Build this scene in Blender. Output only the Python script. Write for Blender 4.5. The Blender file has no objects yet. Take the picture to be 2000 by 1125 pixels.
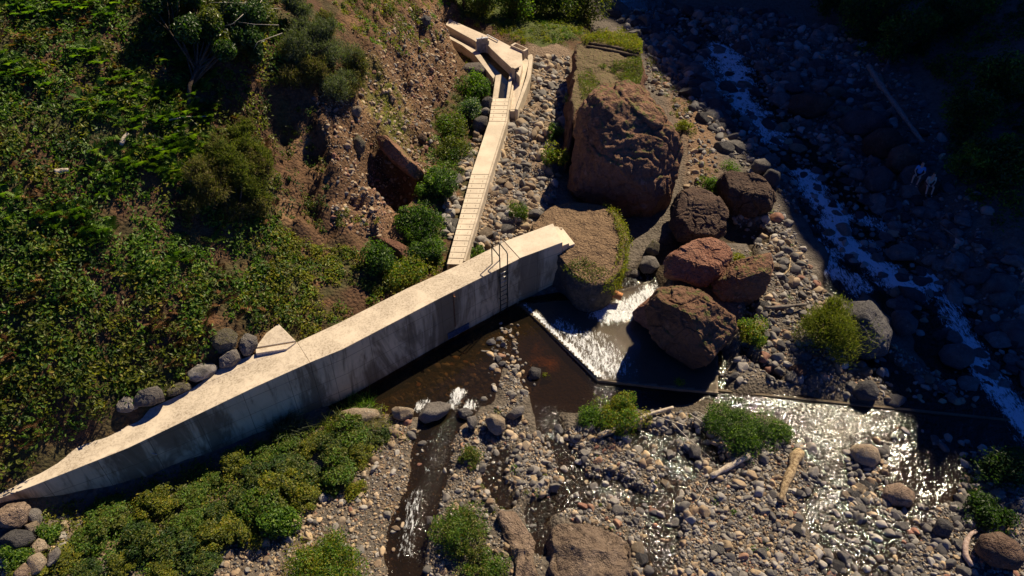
import bpy, bmesh, math, random
import numpy as np
from mathutils import Vector, Matrix
from math import radians as R

C = bpy.context.scene.collection
# ------------------------------------------------------------ camera
F = 1428.0                       # focal length in pixels of the 2000 x 1125 photograph
PITCH = R(42.0)
CAM = np.array([0.0, 0.0, 26.0])
RT = np.array([1.0, 0, 0]); FW = np.array([0, math.cos(PITCH), -math.sin(PITCH)]); UP = np.array([0, math.sin(PITCH), math.cos(PITCH)])
cd = bpy.data.cameras.new('camera'); cam = bpy.data.objects.new('camera', cd); C.objects.link(cam)
cam.location = CAM; cam.rotation_euler = (R(90) - PITCH, 0, 0)
cd.sensor_width = 36; cd.lens = 36 * F / 2000; cd.clip_start = 0.5; cd.clip_end = 1000
bpy.context.scene.camera = cam
# ------------------------------------------------------------ sky, sun, exposure
SUN_AZ, SUN_EL = R(34.5), R(46.5)    # azimuth from +Y towards +X
SD = np.array([math.sin(SUN_AZ) * math.cos(SUN_EL), math.cos(SUN_AZ) * math.cos(SUN_EL), math.sin(SUN_EL)])
w = bpy.data.worlds.new('World'); bpy.context.scene.world = w; w.use_nodes = True
nt = w.node_tree; nt.nodes.clear()
sky = nt.nodes.new('ShaderNodeTexSky'); sky.sky_type = 'NISHITA'; sky.sun_disc = False
sky.sun_elevation = SUN_EL; sky.sun_rotation = SUN_AZ; sky.ozone_density = 10.0; sky.dust_density = 0.0; sky.air_density = 0.55; sky.altitude = 3500
bg = nt.nodes.new('ShaderNodeBackground'); bg.inputs['Strength'].default_value = 0.062
wo = nt.nodes.new('ShaderNodeOutputWorld'); tint = nt.nodes.new('ShaderNodeMix'); tint.data_type = 'RGBA'; tint.blend_type = 'MULTIPLY'; tint.inputs[0].default_value = 1; tint.inputs[7].default_value = (.26, .72, 1.4, 1)   # deep mountain sky
nt.links.new(sky.outputs[0], tint.inputs[6]); nt.links.new(tint.outputs[2], bg.inputs[0]); nt.links.new(bg.outputs[0], wo.inputs[0])
sl = bpy.data.lights.new('sun', 'SUN'); sl.energy = 5.0; sl.angle = R(0.5); sl.color = (1.0, 0.85, 0.62)
so = bpy.data.objects.new('sun', sl); C.objects.link(so); so.location = (30, 40, 60)
so.rotation_euler = Vector((-SD[0], -SD[1], -SD[2])).to_track_quat('-Z', 'Y').to_euler()
vs = bpy.context.scene.view_settings; vs.view_transform = 'Standard'; vs.look = 'None'; vs.exposure = 0.68; vs.gamma = 1
# ------------------------------------------------------------ projection helpers (photograph pixels <-> world)
def rays(px, py):
    px = np.asarray(px, float); py = np.asarray(py, float)
    return FW + ((px - 1000) / F)[..., None] * RT + ((562.5 - py) / F)[..., None] * UP
def P(px, py, z):
    d = rays(px, py); t = (z - CAM[2]) / d[..., 2]
    return CAM + t[..., None] * d
def proj(p):
    v = np.asarray(p, float) - CAM; d = v @ FW
    return 1000 + F * (v @ RT) / d, 562.5 - F * (v @ UP) / d, d
# ------------------------------------------------------------ noise
def _h(i, j, k, s):
    n = (i * 374761393 + j * 668265263 + k * 2147483647 + s * 974634777) & 0xFFFFFFFF
    n = ((n ^ (n >> 13)) * 1274126177) & 0xFFFFFFFF
    n = ((n ^ (n >> 16)) * 2246822519) & 0xFFFFFFFF
    return ((n >> 8) & 0xFFFF) / 32767.5 - 1
def vn(p, s=0):
    p = np.asarray(p, float); i = np.floor(p).astype(np.int64); f = p - i; f = f * f * (3 - 2 * f); r = 0
    for a in (0, 1):
        for b in (0, 1):
            for c in (0, 1):
                wgt = (f[:, 0] if a else 1 - f[:, 0]) * (f[:, 1] if b else 1 - f[:, 1]) * (f[:, 2] if c else 1 - f[:, 2])
                r = r + wgt * _h(i[:, 0] + a, i[:, 1] + b, i[:, 2] + c, s)
    return r
def fbm(p, s=0, o=4, g=.5):
    p = np.asarray(p, float); r = 0; a = 1.0; t = 0
    for k in range(o):
        r = r + a * vn(p * 2 ** k + 17.3 * k, s + k); t += a; a *= g
    return r / t
def n2(x, y, sc, s=0, o=4, g=.5):
    sh = np.shape(x); q = np.stack([np.ravel(x) / sc, np.ravel(y) / sc, np.zeros(np.size(x)) + .37 * s], 1)
    return fbm(q, s, o, g).reshape(sh)
def sstep(a, b, x):
    t = np.clip((x - a) / (b - a), 0, 1); return t * t * (3 - 2 * t)
# ------------------------------------------------------------ mesh helpers
def mesh(name, v, f, mat=None, parent=None, smooth=True, col=None, uv=None, attrs=None, loc=None):
    v = np.asarray(v, np.float32); me = bpy.data.meshes.new(name)
    if isinstance(f, np.ndarray): fl = f.shape[0]; tot = np.full(fl, f.shape[1], np.int32); idx = f.astype(np.int32).ravel()
    else: tot = np.array([len(q) for q in f], np.int32); idx = np.array([i for q in f for i in q], np.int32); fl = len(f)
    me.vertices.add(len(v)); me.vertices.foreach_set('co', v.ravel())
    me.loops.add(len(idx)); me.loops.foreach_set('vertex_index', idx)
    me.polygons.add(fl); me.polygons.foreach_set('loop_start', np.concatenate([[0], np.cumsum(tot)[:-1]]).astype(np.int32))
    try: me.polygons.foreach_set('loop_total', tot)
    except Exception: pass
    me.update(calc_edges=True); me.validate()
    me.polygons.foreach_set('use_smooth', np.full(len(me.polygons), bool(smooth)))
    if col is not None:
        a = me.color_attributes.new('Col', 'FLOAT_COLOR', 'POINT'); c4 = np.ones((len(v), 4), np.float32); c4[:, :3] = col
        a.data.foreach_set('color', c4.ravel())
    for k, val in (attrs or {}).items():
        a = me.attributes.new(k, 'FLOAT', 'POINT'); a.data.foreach_set('value', np.asarray(val, np.float32))
    if uv is not None:
        u = me.uv_layers.new(name='UVMap'); u.data.foreach_set('uv', np.asarray(uv, np.float32)[idx].ravel())
    if mat: me.materials.append(mat)
    o = bpy.data.objects.new(name, me); C.objects.link(o)
    if loc is not None: o.location = loc
    if parent: o.parent = parent
    return o
def tag(o, label=None, cat=None, group=None, kind=None):
    if label: o['label'] = label
    if cat: o['category'] = cat
    if group: o['group'] = group
    if kind: o['kind'] = kind
    return o
def empty(name, loc, label=None, cat=None, group=None, rz=0):
    o = bpy.data.objects.new(name, None); C.objects.link(o); o.location = loc; o.rotation_euler = (0, 0, rz); o.empty_display_size = .2
    return tag(o, label, cat, group)
_ico = {}
def ico(n):
    if n not in _ico:
        b = bmesh.new(); bmesh.ops.create_icosphere(b, subdivisions=n, radius=1)
        b.verts.index_update()
        _ico[n] = (np.array([q.co[:] for q in b.verts]), np.array([[x.index for x in q.verts] for q in b.faces])); b.free()
    return _ico[n]
class MB:                                        # collects shapes that become one mesh
    def __init__(s): s.v = []; s.f = []
    def add(s, v, f):
        o = len(s.v); s.v += [tuple(q) for q in v]; s.f += [tuple(i + o for i in q) for q in f]; return s
    def prism(s, top, z0, z1=None):              # polygon extruded down; top = [(x,y) or (x,y,z)]
        n = len(top); tp = [(q[0], q[1], q[2] if len(q) > 2 else z1) for q in top]
        if sum(tp[i][0] * tp[(i + 1) % n][1] - tp[(i + 1) % n][0] * tp[i][1] for i in range(n)) < 0: tp = tp[::-1]
        return s.add(tp + [(q[0], q[1], z0) for q in tp],
                     [tuple(range(n)), tuple(range(2 * n - 1, n - 1, -1))] + [(i, n + i, n + (i + 1) % n, (i + 1) % n) for i in range(n)])
    def box(s, c, ax, ay, az):                   # centre and three half-axis vectors
        c, ax, ay, az = map(np.asarray, (c, ax, ay, az)); v = [c + i * ax + j * ay + k * az for k in (-1, 1) for j in (-1, 1) for i in (-1, 1)]
        return s.add(v, [(0, 2, 3, 1), (4, 5, 7, 6), (0, 1, 5, 4), (2, 6, 7, 3), (0, 4, 6, 2), (1, 3, 7, 5)])
    def tube(s, pts, r, n=8):
        pts = [np.asarray(q, float) for q in pts]; rr = r if hasattr(r, '__len__') else [r] * len(pts); v = []; f = []
        prev = None
        for i, q in enumerate(pts):
            d = pts[min(i + 1, len(pts) - 1)] - pts[max(i - 1, 0)]; d = d / (np.linalg.norm(d) + 1e-9)
            if prev is None: a = np.cross(d, [0, 0, 1.0]); a = a if np.linalg.norm(a) > .1 else np.cross(d, [1.0, 0, 0])
            else: a = prev - d * (prev @ d)
            a = a / np.linalg.norm(a); prev = a; b = np.cross(d, a)
            v += [q + rr[i] * (math.cos(t) * a + math.sin(t) * b) for t in np.arange(n) * 2 * math.pi / n]
        for i in range(len(pts) - 1): f += [(i * n + k, i * n + (k + 1) % n, (i + 1) * n + (k + 1) % n, (i + 1) * n + k) for k in range(n)]
        f += [tuple(range(n - 1, -1, -1)), tuple((len(pts) - 1) * n + k for k in range(n))]
        return s.add(v, f)
    def build(s, name, mat, parent=None, smooth=False, bevel=0, uvf=None, loc=None):
        v = np.array(s.v)
        o = mesh(name, v - (np.array(loc) if loc is not None else 0), s.f, mat, parent, smooth, uv=(uvf(v) if uvf else None), loc=loc)
        if bevel:
            m = o.modifiers.new('bevel', 'BEVEL'); m.width = bevel; m.segments = 2; m.limit_method = 'ANGLE'; m.angle_limit = R(40)
        return o
def pip(x, y, poly):
    poly = np.asarray(poly, float); r = np.zeros(np.shape(x), bool); n = len(poly)
    for i in range(n):
        x1, y1 = poly[i][:2]; x2, y2 = poly[(i + 1) % n][:2]
        if y1 == y2: continue
        r ^= ((y1 > y) != (y2 > y)) & (x < (x2 - x1) * (y - y1) / (y2 - y1) + x1)
    return r
def dline(x, y, pts):                            # distance to a polyline
    d = np.full(np.shape(x), 1e9)
    for a, b in zip(pts[:-1], pts[1:]):
        vx, vy = b[0] - a[0], b[1] - a[1]; L = vx * vx + vy * vy + 1e-9
        t = np.clip(((x - a[0]) * vx + (y - a[1]) * vy) / L, 0, 1)
        d = np.minimum(d, np.hypot(x - a[0] - t * vx, y - a[1] - t * vy))
    return d
# ------------------------------------------------------------ material helpers
def newmat(name):
    m = bpy.data.materials.new(name); m.use_nodes = True; m.node_tree.nodes.clear(); return m, m.node_tree
def nd(nt, typ, ins=None, **props):
    n = nt.nodes.new('ShaderNode' + typ)
    for k, v in props.items(): setattr(n, k, v)
    for k, v in (ins or {}).items():
        if isinstance(v, bpy.types.NodeSocket): nt.links.new(v, n.inputs[k])
        else: n.inputs[k].default_value = (tuple(v) + (1,) if hasattr(v, '__len__') and len(v) == 3 and n.inputs[k].type == 'RGBA' else v)
    return n
def mixc(nt, fac, a, b, mode='MIX'):
    n = nt.nodes.new('ShaderNodeMix'); n.data_type = 'RGBA'; n.blend_type = mode
    for i, v in ((0, fac), (6, a), (7, b)):
        if isinstance(v, bpy.types.NodeSocket): nt.links.new(v, n.inputs[i])
        else: n.inputs[i].default_value = (tuple(v) + (1,) if hasattr(v, '__len__') and len(v) == 3 else v)
    return n.outputs[2]
def mth(nt, op, a, b=0.0, cl=False):
    n = nt.nodes.new('ShaderNodeMath'); n.operation = op; n.use_clamp = cl
    for i, v in ((0, a), (1, b)):
        if isinstance(v, bpy.types.NodeSocket): nt.links.new(v, n.inputs[i])
        else: n.inputs[i].default_value = v
    return n.outputs[0]
def ramp(nt, fac, a, b):                         # value remapped a..b -> 0..1
    n = nd(nt, 'MapRange', {0: fac, 1: a, 2: b}); n.interpolation_type = 'SMOOTHSTEP'; return n.outputs[0]
def noise(nt, vec, sc, det=4, rough=.55, dist=0):
    return nd(nt, 'TexNoise', {'Vector': vec, 'Scale': sc, 'Detail': det, 'Roughness': rough, 'Distortion': dist}).outputs['Fac']
def scaled(nt, vec, s):
    return nd(nt, 'Mapping', {'Vector': vec, 'Scale': s}).outputs[0]
def out(nt, sh): nt.links.new(sh, nd(nt, 'OutputMaterial').inputs[0])
def bump(nt, h, strength=.5, dist=.05, nrm=None):
    d = {'Height': h, 'Strength': strength, 'Distance': dist}
    if nrm is not None: d['Normal'] = nrm
    return nd(nt, 'Bump', d).outputs[0]
def pbsdf(nt, col, rough=.8, nrm=None, spec=.3, metal=0.0):
    d = {'Base Color': col, 'Roughness': rough, 'Specular IOR Level': spec, 'Metallic': metal}
    if nrm is not None: d['Normal'] = nrm
    return nd(nt, 'BsdfPrincipled', d).outputs[0]

def mat_rock(name, c1, c2, c3=None, sc=1.0, moss=None, crack=.5, top=None):
    m, nt = newmat(name); tc = nd(nt, 'TexCoord').outputs['Object']; rnd = nd(nt, 'ObjectInfo').outputs['Random']
    g = nd(nt, 'NewGeometry')
    vec = nd(nt, 'VectorMath', {0: tc, 1: nd(nt, 'CombineXYZ', {0: mth(nt, 'MULTIPLY', rnd, 40.0)}).outputs[0]}, operation='ADD').outputs[0]
    a = noise(nt, vec, .9 * sc, 5, .6); b = noise(nt, vec, 5 * sc, 6, .65); c = noise(nt, vec, 22 * sc, 4, .7)
    col = mixc(nt, ramp(nt, a, .35, .68), c1, c2)
    if c3: col = mixc(nt, mth(nt, 'MULTIPLY', ramp(nt, b, .52, .7), .75), col, c3)
    col = mixc(nt, mth(nt, 'MULTIPLY', ramp(nt, c, .5, .3), .45), col, [q * .45 for q in c1])
    col = mixc(nt, mth(nt, 'MULTIPLY', ramp(nt, c, .6, .75), .4), col, [min(1, q * 1.6 + .03) for q in c2])
    vo = nd(nt, 'TexVoronoi', {'Vector': nd(nt, 'VectorMath', {0: vec, 1: nd(nt, 'TexNoise', {'Vector': vec, 'Scale': 2 * sc}).outputs['Color']}, operation='ADD').outputs[0], 'Scale': 1.1 * sc}, feature='DISTANCE_TO_EDGE').outputs[0]
    ck = ramp(nt, vo, .0, .05)
    col = mixc(nt, mth(nt, 'MULTIPLY', mth(nt, 'SUBTRACT', 1.0, ck), crack), col, [q * .4 for q in c1])
    li = noise(nt, vec, 3.1 * sc, 3, .8); col = mixc(nt, mth(nt, 'MULTIPLY', ramp(nt, li, .60, .68), .45), col, [min(.5, q * 1.5 + .05) for q in c2]); col = mixc(nt, mth(nt, 'MULTIPLY', ramp(nt, li, .42, .34), .45), col, [q * .5 for q in c1])
    if top:                                       # dry turf / earth lying on the flat tops
        nz = nd(nt, 'SeparateXYZ', {0: g.outputs['Normal']}).outputs[2]
        tm = ramp(nt, mth(nt, 'ADD', nz, mth(nt, 'MULTIPLY', mth(nt, 'SUBTRACT', b, .5), .9)), top[2], top[2] + .25)
        col = mixc(nt, tm, col, mixc(nt, ramp(nt, c, .4, .6), top[0], top[1]))
    if moss:
        nz = nd(nt, 'SeparateXYZ', {0: g.outputs['Normal']}).outputs[2]
        mm = mth(nt, 'MULTIPLY', ramp(nt, mth(nt, 'ADD', nz, mth(nt, 'SUBTRACT', a, .5)), .45, .8), ramp(nt, b, .5, .62))
        col = mixc(nt, mth(nt, 'MULTIPLY', mm, .85), col, moss)
    wv_ = nd(nt, 'VectorMath', {0: vec, 1: nd(nt, 'TexNoise', {'Vector': vec, 'Scale': 5 * sc, 'Detail': 3.0}).outputs['Color']}, operation='ADD').outputs[0]
    ch1 = nd(nt, 'TexVoronoi', {'Vector': wv_, 'Scale': 2.6 * sc}, distance='MANHATTAN').outputs['Distance']; ch2 = nd(nt, 'TexVoronoi', {'Vector': wv_, 'Scale': 7.5 * sc}, distance='MANHATTAN').outputs['Distance']
    hsv = nd(nt, 'HueSaturation', {'Color': col, 'Value': mth(nt, 'ADD', mth(nt, 'MULTIPLY', rnd, .5), .75)}).outputs[0]
    hgt = mth(nt, 'ADD', mth(nt, 'ADD', mth(nt, 'MULTIPLY', b, .7), mth(nt, 'MULTIPLY', c, .3)), mth(nt, 'MULTIPLY', ck, .25 * crack))
    hgt = mth(nt, 'ADD', hgt, mth(nt, 'ADD', mth(nt, 'MULTIPLY', ch1, .55), mth(nt, 'MULTIPLY', ch2, .3)))
    out(nt, pbsdf(nt, hsv, .88, bump(nt, hgt, 1.0, .12 / sc ** .5), .25)); return m
def mat_stone_attr(name, rough=.8):               # per-stone colour stored on the mesh
    m, nt = newmat(name); at = nd(nt, 'Attribute', attribute_name='Col').outputs['Color']; pos = nd(nt, 'NewGeometry').outputs['Position']
    b = noise(nt, pos, 9, 4, .6); c = noise(nt, pos, 45, 3, .7)
    col = mixc(nt, mth(nt, 'MULTIPLY', ramp(nt, b, .35, .7), .5), at, mixc(nt, 1.0, at, (1.45, 1.35, 1.2), 'MULTIPLY'))
    col = mixc(nt, mth(nt, 'MULTIPLY', ramp(nt, c, .5, .35), .5), col, mixc(nt, 1.0, at, (.5, .5, .5), 'MULTIPLY'))
    out(nt, pbsdf(nt, col, rough, bump(nt, mth(nt, 'ADD', b, mth(nt, 'MULTIPLY', c, .4)), .6, .03), .3)); return m
def mat_leaf(name, tl=.4, rough=.5, spec=.3):
    m, nt = newmat(name); at = nd(nt, 'Attribute', attribute_name='Col').outputs['Color']
    bs = pbsdf(nt, at, rough, None, spec)
    tr = nd(nt, 'BsdfTranslucent', {'Color': mixc(nt, 1.0, at, (1.9, 2.2, .6), 'MULTIPLY')}).outputs[0]
    out(nt, nd(nt, 'MixShader', {0: tl, 1: bs, 2: tr}).outputs[0]); return m
def mat_wood(name, c1, c2):
    m, nt = newmat(name); tc = nd(nt, 'TexCoord').outputs['Object']
    a = noise(nt, scaled(nt, tc, (9, 9, 9)), 1.0, 5, .65); b = noise(nt, tc, 30, 3)
    col = mixc(nt, ramp(nt, a, .35, .65), c1, c2)
    out(nt, pbsdf(nt, col, .85, bump(nt, mth(nt, 'ADD', a, b), .7, .03), .2)); return m
def mat_plain(name, c, rough=.6, metal=0, var=.25, sc=12):
    m, nt = newmat(name); tc = nd(nt, 'TexCoord').outputs['Object']; a = noise(nt, tc, sc, 4)
    col = mixc(nt, ramp(nt, a, .35, .7), [q * (1 - var) for q in c], [min(1, q * (1 + var)) for q in c])
    out(nt, pbsdf(nt, col, rough, bump(nt, a, .2, .01), .4, metal)); return m
def mat_concrete(name, c, dark, face=False, speck=.5):
    m, nt = newmat(name); g = nd(nt, 'NewGeometry').outputs['Position']
    a = noise(nt, g, .8, 5, .6); b = noise(nt, g, 2.6, 6, .75); s = noise(nt, g, 10, 5, .8)
    col = mixc(nt, ramp(nt, a, .3, .7), [q * .86 for q in c], [min(1, q * 1.08) for q in c])
    if face:
        uv = nd(nt, 'UVMap').outputs[0]; sp = nd(nt, 'SeparateXYZ', {0: uv}); u, v = sp.outputs[0], sp.outputs[1]
        st = noise(nt, scaled(nt, uv, (.55, .14, 1)), 1.0, 5, .7, .6); st2 = noise(nt, scaled(nt, uv, (2.2, .35, 1)), 1.0, 5, .7, .8)
        col = mixc(nt, mth(nt, 'MULTIPLY', ramp(nt, st, .47, .6), .9), col, dark)
        col = mixc(nt, mth(nt, 'MULTIPLY', ramp(nt, st2, .5, .68), .65), col, [q * .8 for q in dark])
        ln = 0
        for axis, per, off in ((v, .96, .1), (u, 1.9, .35)):
            fr = mth(nt, 'ABSOLUTE', mth(nt, 'SUBTRACT', mth(nt, 'FRACT', mth(nt, 'ADD', mth(nt, 'DIVIDE', axis, per), off)), .5))
            l = ramp(nt, fr, .016, .006) if per < 1 else ramp(nt, fr, .009, .003)
            ln = l if isinstance(ln, int) else mth(nt, 'MAXIMUM', ln, l)
        col = mixc(nt, mth(nt, 'MULTIPLY', ln, mth(nt, 'MULTIPLY', ramp(nt, a, .25, .5), .85)), col, [q * .6 for q in dark])
    else:
        col = mixc(nt, mth(nt, 'MULTIPLY', ramp(nt, s, .47, .62), mth(nt, 'MULTIPLY', ramp(nt, a, .68, .38), speck)), col, dark)
        col = mixc(nt, mth(nt, 'MULTIPLY', ramp(nt, b, .50, .66), speck), col, [.5 * (p + q) for p, q in zip(c, dark)])
    out(nt, pbsdf(nt, col, .9, bump(nt, mth(nt, 'ADD', b, s), .35, .02), .25)); return m
# ------------------------------------------------------------ terrain heights
def base(x, y): return 0.03 * (y - 27.0)
HI = """960 470 2;1050 420 2;960 300 2.1;1060 250 2.2;1060 150 2.4;1080 95 2.6;1100 50 2.7;960 50 2.9;1000 20 3;900 25 3.1
860 480 2.3;900 300 2.4;930 200 2.5;880 400 2.4;780 560 2.6;650 620 2.6;560 660 2.6;420 720 2.7;300 780 2.5;150 860 2.3;0 950 2.1
600 560 3.3;720 490 3.2;500 600 3.6;300 680 4;150 760 4;0 800 4.2;760 420 3.4;700 400 4.6;740 330 4.4;650 400 5.2;570 420 4.7;560 300 5.9;590 350 5.2
620 230 7.7;650 310 6.6;700 250 6.1;780 250 4.6;850 250 3;880 170 3;900 140 3;850 100 4.7;800 100 6;740 100 7.6;700 40 9;800 20 7.5;850 20 6.2;866 40 5.4;905 100 3.0;915 130 2.8;890 60 3.3
450 500 5;300 500 6.5;100 550 7;0 600 6.5;450 300 8;300 300 9;100 300 10;0 300 10.5;480 150 10;300 100 11.5;100 100 12.5;0 0 14;300 0 13;500 30 11.5;600 30 10.5;620 120 9.3"""
hp = np.array([[float(q) for q in s.split()] for s in HI.replace('\n', ';').split(';')])
hpw = np.concatenate([P(hp[:, 0], hp[:, 1], hp[:, 2]), np.array([[-45, 30, 22.], [-45, 12, 14], [-32, 60, 22], [-18, 62, 14], [-11, 72, 11], [-4, 80, 5], [6, 80, 3], [-30, 5, 6], [-45, 92, 24], [-12, 92, 12], [10, 92, 3.2], [-6.5, 58, 6], [-6.4, 55, 5.0], [-7, 64, 6.5]])])
LO = "1850 100 2.2;1950 200 2.8;1990 350 2.6;1910 300 1.9;1810 150 1.9;1990 470 1.8;1750 60 1.9;1995 5 5.5;1350 270 1.6;1385 335 1.4;1330 200 1.6;1490 570 .75;1425 545 1.15;1380 575 .95;1450 570 1.0;1440 480 .7;20 1030 1.25;70 1045 .9;0 1100 .8;60 1110 .5;-60 1050 1.3;150 1010 .1"
lp = np.array([[float(q) for q in s.split()] for s in LO.split(';')]); lpw = P(lp[:, 0], lp[:, 1], lp[:, 2])
gxs, gys = np.meshgrid(np.arange(-48, 66, 6.), np.arange(4, 92, 6.)); gp = np.stack([gxs.ravel(), gys.ravel()], 1)
gpx, gpy, _ = proj(np.c_[gp, base(gp[:, 0], gp[:, 1])])
far = np.array([min(np.hypot(lpw[:, 0] - a, lpw[:, 1] - b)) for a, b in gp]) > 4.0
bankpoly = [(1560, -60), (1690, 130), (1800, 300), (1850, 400), (1960, 440), (2060, 480), (2600, 480), (2600, -200)]
gp = gp[far & ~pip(gpx, gpy, bankpoly)]
lpw = np.concatenate([lpw, np.c_[gp, base(gp[:, 0], gp[:, 1])], np.array([[52, 60, 9.], [46, 45, 6], [60, 75, 14], [40, 88, 4], [62, 50, 12]])])
def rbf(pts, X, Y, lam=.02):
    n = len(pts); D = np.hypot(pts[:, None, 0] - pts[None, :, 0], pts[:, None, 1] - pts[None, :, 1])
    A = np.zeros((n + 3, n + 3)); A[:n, :n] = D + lam * np.eye(n) * -1; A[:n, n] = 1; A[:n, n + 1:] = pts[:, :2]; A[n:, :n] = A[:n, n:].T
    wv = np.linalg.solve(A, np.r_[pts[:, 2], 0, 0, 0]); r = wv[n] + wv[n + 1] * X + wv[n + 2] * Y
    for i in range(n): r = r + wv[i] * np.hypot(X - pts[i, 0], Y - pts[i, 1])
    return r
ST = 0.2
xs = np.arange(-47, 64, ST); ys = np.arange(4, 91, ST); X, Y = np.meshgrid(xs, ys); NX, NY = len(xs), len(ys)
Zhi = rbf(hpw, X, Y, .3); Zlo = rbf(lpw, X, Y, .3)
hb = [(-300, 1050, 2.0), (0, 968, 2.3), (300, 830, 2.9), (600, 688, 2.9), (860, 552, 2.9), (1000, 495, 2.9), (1100, 455, 2.9), (1150, 480, 1.5), (1210, 340, 1.6), (1190, 130, 2), (1150, 20, 2.2), (1140, -60, 2.4)]
hbw = [tuple(P(a, b, c)[:2]) for a, b, c in hb]; hbw = [(-48, 2)] + hbw + [(8, 100), (-80, 100), (-80, 2)]
M = pip(X, Y, hbw).astype(float)
def blur(A, k, it):
    for _ in range(it):
        for ax in (0, 1):
            A = sum(np.roll(A, s, ax) for s in range(-k, k + 1)) / (2 * k + 1)
    return A
M = blur(M, 1, 3)
def PW(s, z=None):                               # 'px py;px py' -> world xy on the river plane
    r = []
    for q in s.split(';'):
        a, b = map(float, q.split()); d = rays(a, b); t = (base(0, 30) - 26 if z is None else z - 26) / d[2]
        for _ in range(3):
            p = CAM + t * d; t = ((base(p[0], p[1]) if z is None else z) - 26) / d[2]
        r.append(tuple((CAM + t * d)[:2]))
    return r
CH = [(PW('1200 -30;1260 0;1330 60;1420 130;1450 190;1500 260;1570 320;1620 400;1690 490;1760 560;1830 620;1880 690;1930 720;1990 800;2040 850'), 2.0),
      (PW('1470 470;1420 470;1330 490;1280 530;1240 580;1180 600'), .9),
      (PW('905 770;850 850;835 930;800 1030;790 1140'), .85), (PW('1060 770;1080 850;1110 900;1130 960;1050 1000;1060 1060'), .55),
      (PW('1250 860;1330 910;1290 1000;1290 1140'), .6), (PW('1130 960;1200 950;1280 1000'), .5),
      (PW('1560 820;1620 900;1650 950;1610 1010;1640 1080;1640 1140'), .8), (PW('1700 980;1760 1000;1700 1060;1660 1140'), 1.1),
      (PW('1640 560;1650 520;1640 450'), 1.0), (PW('1680 660;1720 720;1790 775;1860 800'), .8), (PW('1420 440;1470 500;1450 700;1520 740'), .2), (PW('980 890;960 940;990 980'), .35), (PW('1240 870;1360 850;1400 900'), .3)]
WET = np.zeros_like(X)
wob = n2(X, Y, 1.5, 5, 3) * .45
for pl, hw in CH: WET = np.maximum(WET, 1 - sstep(hw * .7, hw * 1.35, dline(X, Y, pl) + wob * min(1, hw)))
POOLS = [PW('1010 598;1170 740;1155 800;1090 800;1060 790;1010 740;1000 690;985 640;950 640;965 700;960 790;900 790;820 800;740 795;640 800;640 740;900 600'),
         PW('1165 738;1400 762;1700 794;2100 830;2100 885;1900 875;1760 850;1600 830;1400 790;1270 800;1180 790'),
         PW('1030 640;1090 640;1170 740;1150 800;1060 790;1040 720'), PW('1640 850;1760 845;1880 870;1900 930;1850 990;1760 1000;1640 960')]
pw = np.zeros_like(X)
for pl in POOLS: pw = np.maximum(pw, pip(X + wob * .5, Y + wob * .5, pl))
WET = np.maximum(WET, blur(pw, 2, 2))
Hlo = Zlo + .16 - .42 * WET + n2(X, Y, 2.2, 3, 4) * .16
PX, PY, _ = proj(np.stack([X, Y, Zhi * M + Zlo * (1 - M)], -1))
CLIFF = pip(PX + n2(X, Y, 2, 8) * 25, PY, [(600, 170), (560, 300), (540, 430), (600, 470), (760, 470), (800, 390), (860, 300), (840, 230), (900, 160), (905, 60), (880, -30), (640, -30), (700, 100)])
CLIFF = blur((CLIFF & (M > .5)).astype(float), 1, 2)
TERR = blur((pip(PX, PY, [(1040, 60), (1120, 100), (1120, 480), (900, 560), (930, 400), (1000, 200)]) & (M > .5)).astype(float), 1, 2)
GREEN = pip(PX, PY, [(880, -20), (1140, -60), (1140, 60), (1060, 95), (1000, 70), (900, 30)])
ridge = np.abs(n2(X, Y, 1.7, 21, 5, .6))
HHI = Zhi + (1 - TERR) * (n2(X, Y, 3.5, 9, 5) * .5) + CLIFF * (n2(X, Y, .9, 12, 4, .6) * .55 - ridge * .6 + .1) + n2(X, Y, .8, 14, 3) * .12
# a hollow scooped out under the red ledge, and the gully left of the ridge
cx, cy = G0 = P(745, 350, 4.3)[:2]
pit = blur((pip(PX + n2(X, Y, 1, 19) * 10, PY, [(698, 305), (722, 262), (745, 268), (775, 300), (812, 345), (800, 372), (760, 388), (722, 368)]) & (M > .5)).astype(float), 1, 2)
HHI -= 2.3 * pit * (1 + .3 * n2(X, Y, .8, 20))
HHI += CLIFF * (n2(X * 1.3, Y * .6, 1.3, 17, 4, .6) * 1.2 - .25); stp = n2(X, Y, 2.0, 18, 4, .55) * 5; HHI += CLIFF * (np.floor(stp) + sstep(0, .3, stp - np.floor(stp)) - stp) * .35
HHI = HHI + CLIFF * (n2(X, Y, .45, 15, 3) * .22 - np.abs(n2(X * 1.0, Y * .45, .8, 16, 4)) * .35)
Hm = HHI * M + Hlo * (1 - M)
carve = np.zeros_like(X)
for s_, z_ in (('860 48;880 30;940 55;1030 92;1046 112;1022 222;960 200;925 120;895 92;862 72', 3.4),):
    carve = np.maximum(carve, pip(X, Y, [tuple(q[:2]) for q in P(*np.array([[float(v) for v in t.split()] for t in s_.split(';')]).T, z_)]))
carve = np.clip(blur(carve, 2, 2) * 1.6, 0, 1); Hm = Hm * (1 - carve) + np.minimum(Hm, 2.35) * carve
apc = np.clip(blur(pip(X, Y, PW('1000 590;1160 560;1270 535;1310 605;1420 690;1420 764;1168 742', .1)).astype(float), 1, 2) * 1.5, 0, 1) * (M < .5); Hm = Hm * (1 - apc) + np.minimum(Hm, -.35) * apc
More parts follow.
